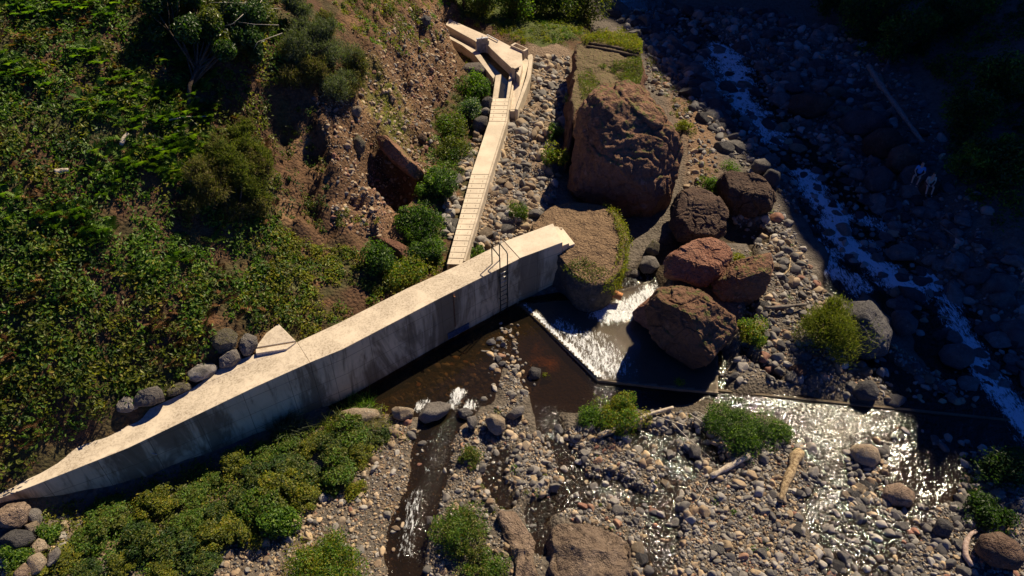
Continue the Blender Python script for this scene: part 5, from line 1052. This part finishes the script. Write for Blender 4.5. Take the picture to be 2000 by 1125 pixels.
undergrowth('weeds', '470 560;540 440;600 480;700 490;720 560;860 500;870 522;790 560;660 625;585 662;545 620;480 640', 13, 26, .28, .07, ('yellow', 'lush', 'olive', 'yellow'), 15, (1.2, -.42, 87))
undergrowth('bank_grass', '700 150;740 130;790 190;800 250;770 310;740 250;705 200', 9, 24, .16, .05, ('yellow', 'grass', 'grass'), 16, (1.0, -.3, 89), asp=.25)
undergrowth('bank_grass', '600 10;760 -20;900 -20;905 60;870 20;800 90;740 110;660 60', 8, 26, .27, .065, ('lush', 'yellow', 'olive'), 17, (1.2, 0, 91))
undergrowth('bank_grass', '850 215;905 230;880 330;830 330;800 300', 6, 24, .25, .05, ('olive', 'lush', 'yellow'), 18, (1.2, -.2, 93))
undergrowth('bank_grass', '590 380;700 420;760 430;700 470;600 470', 8, 22, .2, .06, ('olive', 'yellow'), 28, (1.0, -.15, 94))
undergrowth('bank_grass', '905 80;930 110;915 130;900 110', 14, 24, .15, .05, ('yellow', 'grass'), 29, asp=.3)
undergrowth('meadow_grass', '860 -40;1160 -40;1150 60;1110 90;1060 85;1030 88;1005 80;960 66;900 35', 6, 26, .26, .075, ('yellow', 'grass', 'lush'), 19, (1.5, -.35, 95), asp=.3)
undergrowth('weeds', '1258 110;1290 130;1350 200;1365 300;1325 240', 9, 22, .18, .05, ('grass', 'yellow'), 20, (1.0, -.1, 97), asp=.3)
undergrowth('weeds', '1050 230;1100 290;1090 340;1060 320', 4, 22, .2, .05, ('lush', 'olive'), 21, (1, 0, 98))
undergrowth('weeds', '900 960;980 960;990 1010;1000 1130;860 1130;850 1040', 8, 24, .14, .04, ('grass', 'lush'), 22, (.8, -.05, 99), asp=.35)
undergrowth('weeds', '560 1000;800 850;760 1000;560 1060', 2.2, 18, .16, .045, ('yellow', 'grass', 'olive'), 23, (.9, .12, 101), asp=.4)
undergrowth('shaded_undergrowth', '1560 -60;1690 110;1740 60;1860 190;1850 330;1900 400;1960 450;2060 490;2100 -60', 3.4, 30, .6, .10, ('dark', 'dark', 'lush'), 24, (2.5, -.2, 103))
undergrowth('weeds', '60 880;180 830;120 890;20 950;-30 960', 4, 18, .2, .05, ('olive', 'brown'), 25)
undergrowth('weeds', '1880 860;1990 850;2010 1000;1900 1010', 3, 26, .3, .06, ('dark', 'lush'), 26)
undergrowth('weeds', '80 1000;760 800;770 860;600 990;440 1070;390 1140;60 1140', 11, 30, .4, .055, ('olive', 'yellow', 'lush'), 27, (1.5, -.4, 105))

undergrowth('weeds', '850 190;965 175;930 260;900 340;880 400;865 515;770 560;740 520;790 430;830 330', 7, 26, .26, .065, ('lush', 'dark', 'olive'), 35, (1.2, -.25, 121))
undergrowth('weeds', '690 0;880 -10;890 60;800 110;720 120;660 60', 4, 24, .3, .065, ('lush', 'olive', 'yellow'), 36, (.9, .05, 122))
undergrowth('weeds', '240 390;360 390;380 470;250 480', 5, 26, .35, .08, ('lush', 'olive', 'brown'), 37)
undergrowth('weeds', BAR, .3, 26, .16, .045, ('grass', 'lush'), 31)
undergrowth('weeds', MIDB, 1.0, 26, .18, .045, ('grass', 'lush', 'yellow'), 32, (.9, .05, 120))
undergrowth('weeds', '540 200;600 190;640 300;640 470;540 440', 3.0, 22, .3, .07, ('dark', 'olive'), 33)
undergrowth('weeds', '1290 190;1560 470;1580 560;1490 620;1400 380', .5, 24, .2, .05, ('grass', 'lush'), 34)
# ------------------------------------------------------------ trees
def tree(name, label, px, py, hpx, crown, seed, pal, n, size, style, trunk_r, hug=0.0, pal2=None, mat=None, cat='tree', z=None, bark=None, limbs=9):
    # crown: list of (dx px, up px, radius px) lumps measured from the foot in the photograph
    g = G(px, py) if z is None else P(px, py, z); d = proj(g)[2]; k = d / F; rs = np.random.default_rng(seed); vs_ = 1.0 / math.cos(math.asin(min(.95, (26 - g[2]) / np.linalg.norm(g - CAM))))
    r = empty(name, tuple(g), label, cat); mb = MB(); parts = []; L = []
    for dx, up, rad in crown:
        a = np.array([dx * k, 0, up * k * vs_])
        if hug: gg = G(px + dx, py - up); a = a * (1 - hug) + (gg + np.array([0, 0, rad * k * .45]) - g) * hug
        for j in range(3): L.append((a + np.array([rs.normal() * rad * k * .35, rs.normal() * rad * k * .6, rs.normal() * rad * k * .3]), rad * k * rs.uniform(.55, .95)))
    top = np.mean([c for c, _ in L], 0); hub = top * np.array([.5, .5, .55])
    mb.tube([(0, 0, -.3), hub * .5 + rs.normal(size=3) * .08, hub], [trunk_r, trunk_r * .8, trunk_r * .6], 9); tr_ = mb.build('trunk', bark or m_stem, r, True)
    lb = MB()
    for c, q in L[:limbs * 2]:
        m_ = hub * .4 + c * .6 + rs.normal(size=3) * .12; lb.tube([hub * rs.uniform(.55, 1), m_, c], [trunk_r * .45, trunk_r * .28, trunk_r * .1], 6)
        for _ in range(2): e = c + rs.normal(size=3) * q * .7; lb.tube([m_, (m_ + e) / 2 + rs.normal(size=3) * .06, e], [trunk_r * .2, trunk_r * .12, trunk_r * .05], 5)
    lb.build('limb', bark or m_stem, r, True)
    per = n // len(L)
    for c, q in L:
        u = rs.normal(size=(per, 3)); u /= np.linalg.norm(u, axis=1)[:, None]; p_ = c + u * (q * rs.uniform(.35, 1.08, per))[:, None]; pl = pal2 if pal2 and rs.random() < .35 else pal
        if style == 'needle':
            # clustered sprays
            cl = c + (lambda w_: w_ / np.linalg.norm(w_, axis=1)[:, None])(rs.normal(size=(max(6, per // 40), 3))) * q * rs.uniform(.4, 1.0, (max(6, per // 40), 1)); p_ = cl[rs.integers(len(cl), size=per)] + rs.normal(size=(per, 3)) * q * .17
            al = (p_ - c) / q + np.array([0, 0, .9]) + rs.normal(size=(per, 3)) * .4; parts.append(leaves(rs, p_, size, .14, rs.normal(size=(per, 3)), pl, al))
        else: parts.append(leaves(rs, p_, size, .5, u * .7 + np.array([0, 0, .5]), pl))
    v, f, c4 = join(parts); mesh('crown', v, f, mat or m_leaf, r, False, col=c4); return r
tree('heather_tree', 'olive heather tree with drooping tips over the dark gully', 648, 205, 190, [(-70, 40, 34), (-30, 60, 38), (-60, 95, 36), (-20, 120, 36), (10, 80, 36), (-40, 150, 30), (-60, 180, 24), (35, 50, 30), (50, 90, 30), (20, 30, 30), (-90, 75, 24), (0, 150, 26)], 71, 'heath', 90000, .10, 'needle', .14, mat=m_needle, pal2='silver', hug=.62)
tree('heather_tree', 'yellowish heather tree in the middle of the slope, silvery on its right', 470, 452, 200, [(-50, 60, 32), (-20, 30, 30), (-60, 110, 32), (-25, 90, 36), (10, 60, 34), (10, 120, 36), (-20, 150, 32), (35, 150, 26), (50, 100, 30), (45, 50, 26), (-75, 80, 22), (55, 130, 20), (15, 185, 20)], 72, 'heath', 90000, .10, 'needle', .14, mat=m_needle, pal2='olive', hug=.7)
tree('broadleaf_tree', 'glossy leaved tree with bare trunk at the upper left', 362, 215, 210, [(-20, 190, 36), (20, 200, 40), (60, 175, 40), (100, 160, 38), (130, 130, 34), (90, 115, 32), (40, 140, 30), (150, 165, 30), (-30, 150, 24), (140, 100, 22)], 73, 'dark', 36000, .085, 'leaf', .11, mat=m_gloss, pal2='olive', bark=m_stem, hug=.75)
for k, (a, b, h_, rad, lab) in enumerate([(945, 28, 60, 26, 'bright green bushy tree beyond the far end of the deck'), (1005, 34, 62, 26, 'green tree beside the dark wood beyond the deck'), (1040, 20, 60, 24, 'darker tree at the edge of the shaded wood'),
                                          (905, 14, 50, 22, 'green tree peeping over the earth bank'), (1090, 30, 50, 30, 'dark shaded tree right of the meadow'), (1140, 34, 50, 30, 'dark shaded tree nearest the turfed outcrop')]):
    tree('far_tree', lab, a, b, h_, [(-14, 20, rad), (14, 26, rad), (0, 44, rad), (-20, 44, rad * .8), (22, 50, rad * .8)], 80 + k, 'lush' if k in (0, 1, 3) else 'dark', 4200, .11, 'leaf', .12, pal2='olive')
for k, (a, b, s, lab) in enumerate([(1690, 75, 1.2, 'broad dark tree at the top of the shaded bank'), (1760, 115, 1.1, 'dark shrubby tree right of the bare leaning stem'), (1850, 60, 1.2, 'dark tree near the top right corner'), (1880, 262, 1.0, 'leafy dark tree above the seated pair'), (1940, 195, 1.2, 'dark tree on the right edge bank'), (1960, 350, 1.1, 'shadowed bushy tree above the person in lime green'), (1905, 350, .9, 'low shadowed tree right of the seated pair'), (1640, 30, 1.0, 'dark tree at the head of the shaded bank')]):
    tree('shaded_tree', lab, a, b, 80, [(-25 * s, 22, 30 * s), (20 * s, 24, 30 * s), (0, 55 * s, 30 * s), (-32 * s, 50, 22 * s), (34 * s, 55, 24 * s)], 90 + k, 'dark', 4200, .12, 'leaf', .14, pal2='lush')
# dead twigs, bare branches
m_dead = mat_wood('bleached_twigs', (.30, .26, .21), (.48, .43, .36)); m_log = mat_wood('driftwood', (.30, .24, .18), (.52, .45, .36)); m_rot = mat_wood('rotten_wood', (.15, .10, .055), (.44, .33, .19)); m_dkw = mat_wood('dark_trunk', (.11, .09, .075), (.19, .165, .14))
def logp(name, label, s, r0, r1, mat, seed=0, cat='log', lift=.1, knots=True, z=None, grp=None, nseg=10):
    rs = np.random.default_rng(seed); q = [G(a, b) + [0, 0, lift] if z is None else P(a, b, z) for a, b in pts(s)]; q = np.array(q); L_ = np.r_[0, np.cumsum(np.linalg.norm(np.diff(q, axis=0), axis=1))]; t = np.linspace(0, L_[-1], max(8, int(L_[-1] / .18)))
    zz_ = np.linspace(q[0, 2], q[-1, 2], len(t)) if knots == 'straight' else np.interp(t, L_, q[:, 2]); p_ = np.stack([np.interp(t, L_, q[:, 0]), np.interp(t, L_, q[:, 1]), zz_], 1); p_ += fbm(p_ * 1.3 + seed, seed, 3)[:, None] * np.array([.1, .1, .03]) * min(1, r0 * 8) * (.15 if knots == 'straight' else 1)
    rr_ = np.linspace(r0, r1, len(t)) * (1 + .5 * fbm(p_ * 3 + seed, seed + 3, 4)); mb = MB().tube(p_, rr_, nseg); c0 = tuple(p_[0])
    if knots is True:
        for _ in range(2): k = rs.integers(1, len(t) - 1); e = rs.normal(size=3); e[2] = abs(e[2]); mb.tube([p_[k], p_[k] + e / np.linalg.norm(e) * r0 * 2.2], [r0 * .35, r0 * .2], 6)
    return tag(mb.build(name, mat, None, True, loc=c0), label, cat, grp)
logp('fallen_tree', 'long bare fallen tree trunk leaning down the shaded bank', '1688 152;1712 190;1745 236;1772 275;1792 303', .22, .12, mat_wood('weathered_trunk', (.15, .13, .11), (.27, .24, .20)), 1, 'fallen tree', .9, 'straight')
logp('driftwood', 'short white bleached driftwood log on the gravel bar', '1386 938;1420 918;1457 898', .10, .15, m_log, 2, lift=.2)
o = logp('driftwood', 'upper of two long weathered branches lying across the gravel', '1168 858;1220 836;1270 815;1313 803', .09, .07, m_log, 3, lift=.24)
logp('driftwood', 'lower, darker one of two long branches lying across the gravel', '1165 862;1200 850;1240 838;1258 828', .09, .06, m_rot, 4, lift=.22)
logp('rotten_log', 'thick golden rotten tree stump lying on the stones', '1521 985;1530 955;1546 918;1548 905;1560 888', .10, .24, m_rot, 5, lift=.18, nseg=14)
logp('driftwood', 'curved pinkish bare branch at the bottom right', '1895 1110;1882 1090;1880 1068;1890 1050;1902 1044', .11, .09, mat_wood('pink_wood', (.30, .21, .17), (.45, .34, .29)), 6, lift=.16)
logp('driftwood', 'dark straight pole stuck out beside the broom bush', '1490 612;1530 609;1570 606', .09, .08, m_dkw, 7, lift=.35, knots=False)
logp('curved_root', 'small curved brown root on the gravel by the red rocks', '1525 545;1540 530;1542 508', .05, .03, m_rot, 8, 'root', .12, False)
logp('dry_reed', 'thin pale reed lying near the white driftwood', '1358 990;1380 950', .02, .015, m_dead, 9, 'reed', .25, False)
for k, s in enumerate(('1310 835;1350 870;1390 905', '1345 815;1400 855;1420 885', '1360 812;1420 850', '1280 822;1340 840', '1400 830;1470 845;1520 858', '1420 842;1500 880')):
    logp('drift_stick', 'thin tangled drift stick behind the green domed clump', s, .025, .015, m_dead, 20 + k, 'stick', .25, False, grp='tangle of drift sticks')
logp('fallen_branch', 'thin bare branch slanting above the lower shaded stones', '1840 455;1860 470;1875 480', .06, .04, m_dkw, 30, 'branch', .3, False)
logp('fallen_branch', 'twisted bare branch with twigs over the thicket near the wall', '265 918;285 913;305 914;325 921', .035, .02, m_dead, 31, 'branch', 1.1, False)
logp('bare_stem', 'slender bare stem leaning in the dark trees at the top', '1728 140;1742 100;1750 80', .09, .05, m_dkw, 32, 'stem', .6, False)
rs = np.random.default_rng(3)
g = P(515, 40, 12.3); t = empty('dead_branches', tuple(g), 'spray of bleached dead branches at the top of the slope', 'branches'); mb = MB()
for k in range(16):
    a = np.array([rs.normal() * .9 - .5, rs.normal() * .7, rs.normal() * .35]); d = np.array([-.75 + rs.normal() * .35, -.35 + rs.normal() * .3, -.1 + rs.normal() * .2]); mb.tube([a, a + d * .9 + rs.normal(size=3) * .1, a + d * 1.9 + rs.normal(size=3) * .2], [.014, .01, .005], 5)
mb.build('twig', m_dead, t, True)
for k, (s, lab) in enumerate((('243 300;250 284;258 278', 'short bleached stump sticking out of the ferns'), ('115 352;130 350;142 347', 'pale bare block of wood lying in the ferns'), ('335 250;365 244;410 242', 'thin fallen grey branch below the glossy leaved tree'))):
    logp('dead_wood', lab, s, (.09, .12, .035)[k], (.06, .09, .02)[k], m_log, 40 + k, 'dead wood', .35, False)
# rusty pipe
pa, pb_ = P(1186, 568, .70), P(1212, 579, .52); mb = MB(); d = (pb_ - pa) / np.linalg.norm(pb_ - pa)
sd = np.cross(d, [0, 0, 1.]); sd /= np.linalg.norm(sd); u2 = np.cross(sd, d); V = []; n_ = 20; prof = [(-.35, .20), (0, .20), (.34, .20), (.35, .235), (.41, .235), (.42, .20), (.80, .20), (.80, .165), (.2, .165)]
for l_, r_ in prof: V += [pa + d * l_ + (math.cos(t) * sd + math.sin(t) * u2) * r_ for t in np.arange(n_) * 2 * math.pi / n_]
Fp = [(i * n_ + k, i * n_ + (k + 1) % n_, (i + 1) * n_ + (k + 1) % n_, (i + 1) * n_ + k) for i in range(len(prof) - 1) for k in range(n_)]
tag(mesh('rusty_pipe', np.array(V) - pa, Fp, mat_plain('rust_pipe', (.36, .15, .05), .7, .2, .4), None, False, loc=tuple(pa)), 'open rusty pipe end poking out under the round boulder', 'pipe')

# ------------------------------------------------------------ people
def skin(name, J, E, mat, parent, root=0, sub=2):
    me = bpy.data.meshes.new(name); ks = list(J); me.from_pydata([J[k][0] for k in ks], [(ks.index(a), ks.index(b)) for a, b in E], []); o = bpy.data.objects.new(name, me); C.objects.link(o); o.parent = parent
    o.modifiers.new('skin', 'SKIN').use_smooth_shade = True; sm = o.modifiers.new('sub', 'SUBSURF'); sm.levels = sub; sm.render_levels = sub
    for i, k in enumerate(ks):
        r = J[k][1]; sv = me.skin_vertices[0].data[i]; sv.radius = (r, r) if not hasattr(r, '__len__') else r; sv.use_root = (i == root)
    me.materials.append(mat); return o
m_skin = mat_plain('skin', (.52, .30, .21), .55, 0, .06); 
def person(label, loc, rz, seat=True, cl=None, hairc=(.06, .035, .02), shirt=(.1, .3, .6), shorts=(.02, .02, .025), arm=None, lean=0.0, hat=None, sc=1.0):
    r = empty('person', loc, label, 'person', rz=rz); r.scale = (sc,) * 3; hz = .12 if seat else .93       # faces -Y
    S = lambda x, y, z: (x, y - lean * max(0, z - hz), z)
    J = {'pelvis': ((0, 0, hz), .15), 'waist': (S(0, -.02, hz + .2), .125), 'chest': (S(0, -.02, hz + .40), (.17, .125)), 'neck': (S(0, -.02, hz + .56), .06), 'jaw': (S(0, -.05, hz + .65), .075), 'head': (S(0, -.045, hz + .76), .095), 'crown': (S(0, -.03, hz + .83), .07), 'nose': (S(0, -.145, hz + .715), .016)}
    E = [('pelvis', 'waist'), ('waist', 'chest'), ('chest', 'neck'), ('neck', 'jaw'), ('jaw', 'head'), ('head', 'crown'), ('jaw', 'nose')]
    for s, n in ((-1, 'l'), (1, 'r')):
        J['sh' + n] = (S(s * .19, -.02, hz + .49), .06); E.append(('chest', 'sh' + n))
        A = arm.get(n) if arm and n in arm else ((s * .26, -.16, hz + .25), (s * .13, -.36, hz + .14))
        J['el' + n] = (A[0], .042); J['wr' + n] = (A[1], .03); E += [('sh' + n, 'el' + n), ('el' + n, 'wr' + n)]
        dv = np.array(A[1]) - np.array(A[0]); dv /= np.linalg.norm(dv); pm = np.array(A[1]) + dv * .07; J['pm' + n] = (tuple(pm), (.036, .018)); E.append(('wr' + n, 'pm' + n))
        sdv = np.cross(dv, [0, 0, 1.]); sdv /= np.linalg.norm(sdv) + 1e-9
        for k in range(4):
            b = pm + sdv * (.026 * (k - 1.5)); m_ = b + dv * (.045 + .01 * (k in (1, 2))); tp_ = m_ + dv * .03 - np.array([0, 0, .022]); J['f%d%s' % (k, n)] = (tuple(m_), .0095); J['g%d%s' % (k, n)] = (tuple(tp_), .008); E += [('pm' + n, 'f%d%s' % (k, n)), ('f%d%s' % (k, n), 'g%d%s' % (k, n))]
        th_ = pm - dv * .03 + sdv * .05 * s; J['th' + n] = (tuple(th_ + dv * .03), .01); E.append(('wr' + n, 'th' + n))
        if seat: kn, an, to = (s * .17, -.46, hz + .03), (s * .15, -.58, hz - .38), (s * .16, -.74, hz - .44)
        else: kn, an, to = (s * .12, -.03, .50), (s * .13, .02, .09), (s * .14, -.15, .04)
        J['hp' + n] = ((s * .095, -.02, hz - .02), .095); J['kn' + n] = (kn, .06); J['an' + n] = (an, .042); J['to' + n] = (to, .04); E += [('pelvis', 'hp' + n), ('hp' + n, 'kn' + n), ('kn' + n, 'an' + n), ('an' + n, 'to' + n)]
    skin('body', J, E, m_skin, r)
    g = lambda ks, es, ex: ({k: (J[k][0], tuple(q + ex for q in J[k][1]) if hasattr(J[k][1], '__len__') else J[k][1] + ex) for k in ks}, es)
    mc = lambda n, c: mat_plain(n, c, .85, 0, .15, 30)
    half = {}
    for n in 'lr':
        half['sl' + n] = (tuple(np.array(J['sh' + n][0]) * .3 + np.array(J['el' + n][0]) * .7), .06); half['th' + n] = (tuple(np.array(J['hp' + n][0]) * .25 + np.array(J['kn' + n][0]) * .75), .088)
    j, e = g(('pelvis', 'waist', 'chest', 'shl', 'shr'), [('pelvis', 'waist'), ('waist', 'chest'), ('chest', 'shl'), ('chest', 'shr'), ('shl', 'sll'), ('shr', 'slr')], .016); j['sll'], j['slr'] = half['sll'], half['slr']
    if cl == 'long':
        for n in 'lr': j['wr' + n] = (J['wr' + n][0], .045); e = e + [('sl' + n, 'wr' + n)]
    skin('shirt', j, e, mc('shirt_cloth', shirt), r)
    j, e = g(('pelvis', 'hpl', 'hpr'), [('pelvis', 'hpl'), ('pelvis', 'hpr'), ('hpl', 'thl'), ('hpr', 'thr')], .018); j['thl'], j['thr'] = half['thl'], half['thr']; skin('shorts', j, e, mc('shorts_cloth', shorts), r)
    for n in 'lr': skin('shoe', {'a': (J['an' + n][0], .05), 'b': (J['to' + n][0], .047)}, [('a', 'b')], mc('shoe_cloth', (.05, .05, .06)), r, sub=1)
    v, f = ico(3); hc = np.array(J['head'][0]); q = v * np.array([.108, .112, .12]) + hc + np.array([0, .022, .022]); keep_ = ~((v[:, 1] < -.25) & (v[:, 2] < .35)); fk = f[keep_[f].all(1)]
    mesh('hair', q, fk, mc('hair_strands', hairc), r)
    for s in (-1, 1): mesh('eye', ico(1)[0] * .012 + hc + np.array([s * .034, -.092, -.005]), ico(1)[1], mc('eye_dark', (.02, .015, .01)), r)
    mesh('mouth', ico(2)[0] * np.array([.028, .008, .007]) + np.array(J['jaw'][0]) + np.array([0, -.072, -.01]), ico(2)[1], mc('lips', (.35, .13, .11)), r)
    return r
def on(px, py, default):                          # point on a boulder or the ground under a picture point
    bpy.context.view_layer.update(); dg = bpy.context.evaluated_depsgraph_get(); d = rays(px, py); d = d / np.linalg.norm(d)
    hit, loc, *_ = bpy.context.scene.ray_cast(dg, Vector(CAM), Vector(d)); return np.array(loc) if hit else G(px, py)
p = on(1793, 343, 0); person('person in a light blue shirt and black shorts sitting on a boulder', tuple(p), R(-35), shirt=(.10, .28, .55), arm={'r': ((.30, -.1, .33), (.12, -.34, .20))})
p = on(1812, 362, 0); person('person in a pale top with long brown hair sitting beside the one in blue', tuple(p + [0, 0, .02]), R(-10), shirt=(.42, .40, .32), shorts=(.10, .06, .05), hairc=(.16, .08, .04), lean=.25)
g = G(1996, 562); person('person in a lime green jacket stretching an arm out at the right edge', tuple(g), R(-60), False, 'long', shirt=(.22, .42, .03), shorts=(.05, .12, .30), arm={'r': ((-.02, -.42, 1.45), (-.05, -.72, 1.50)) , 'l': ((-.28, -.02, 1.15), (-.26, -.2, .95))})
g = G(1193, 20); person('person in a yellow green top in the shade at the far top of the river', tuple(g), R(20), True, 'long', shirt=(.25, .30, .03), shorts=(.04, .10, .25))
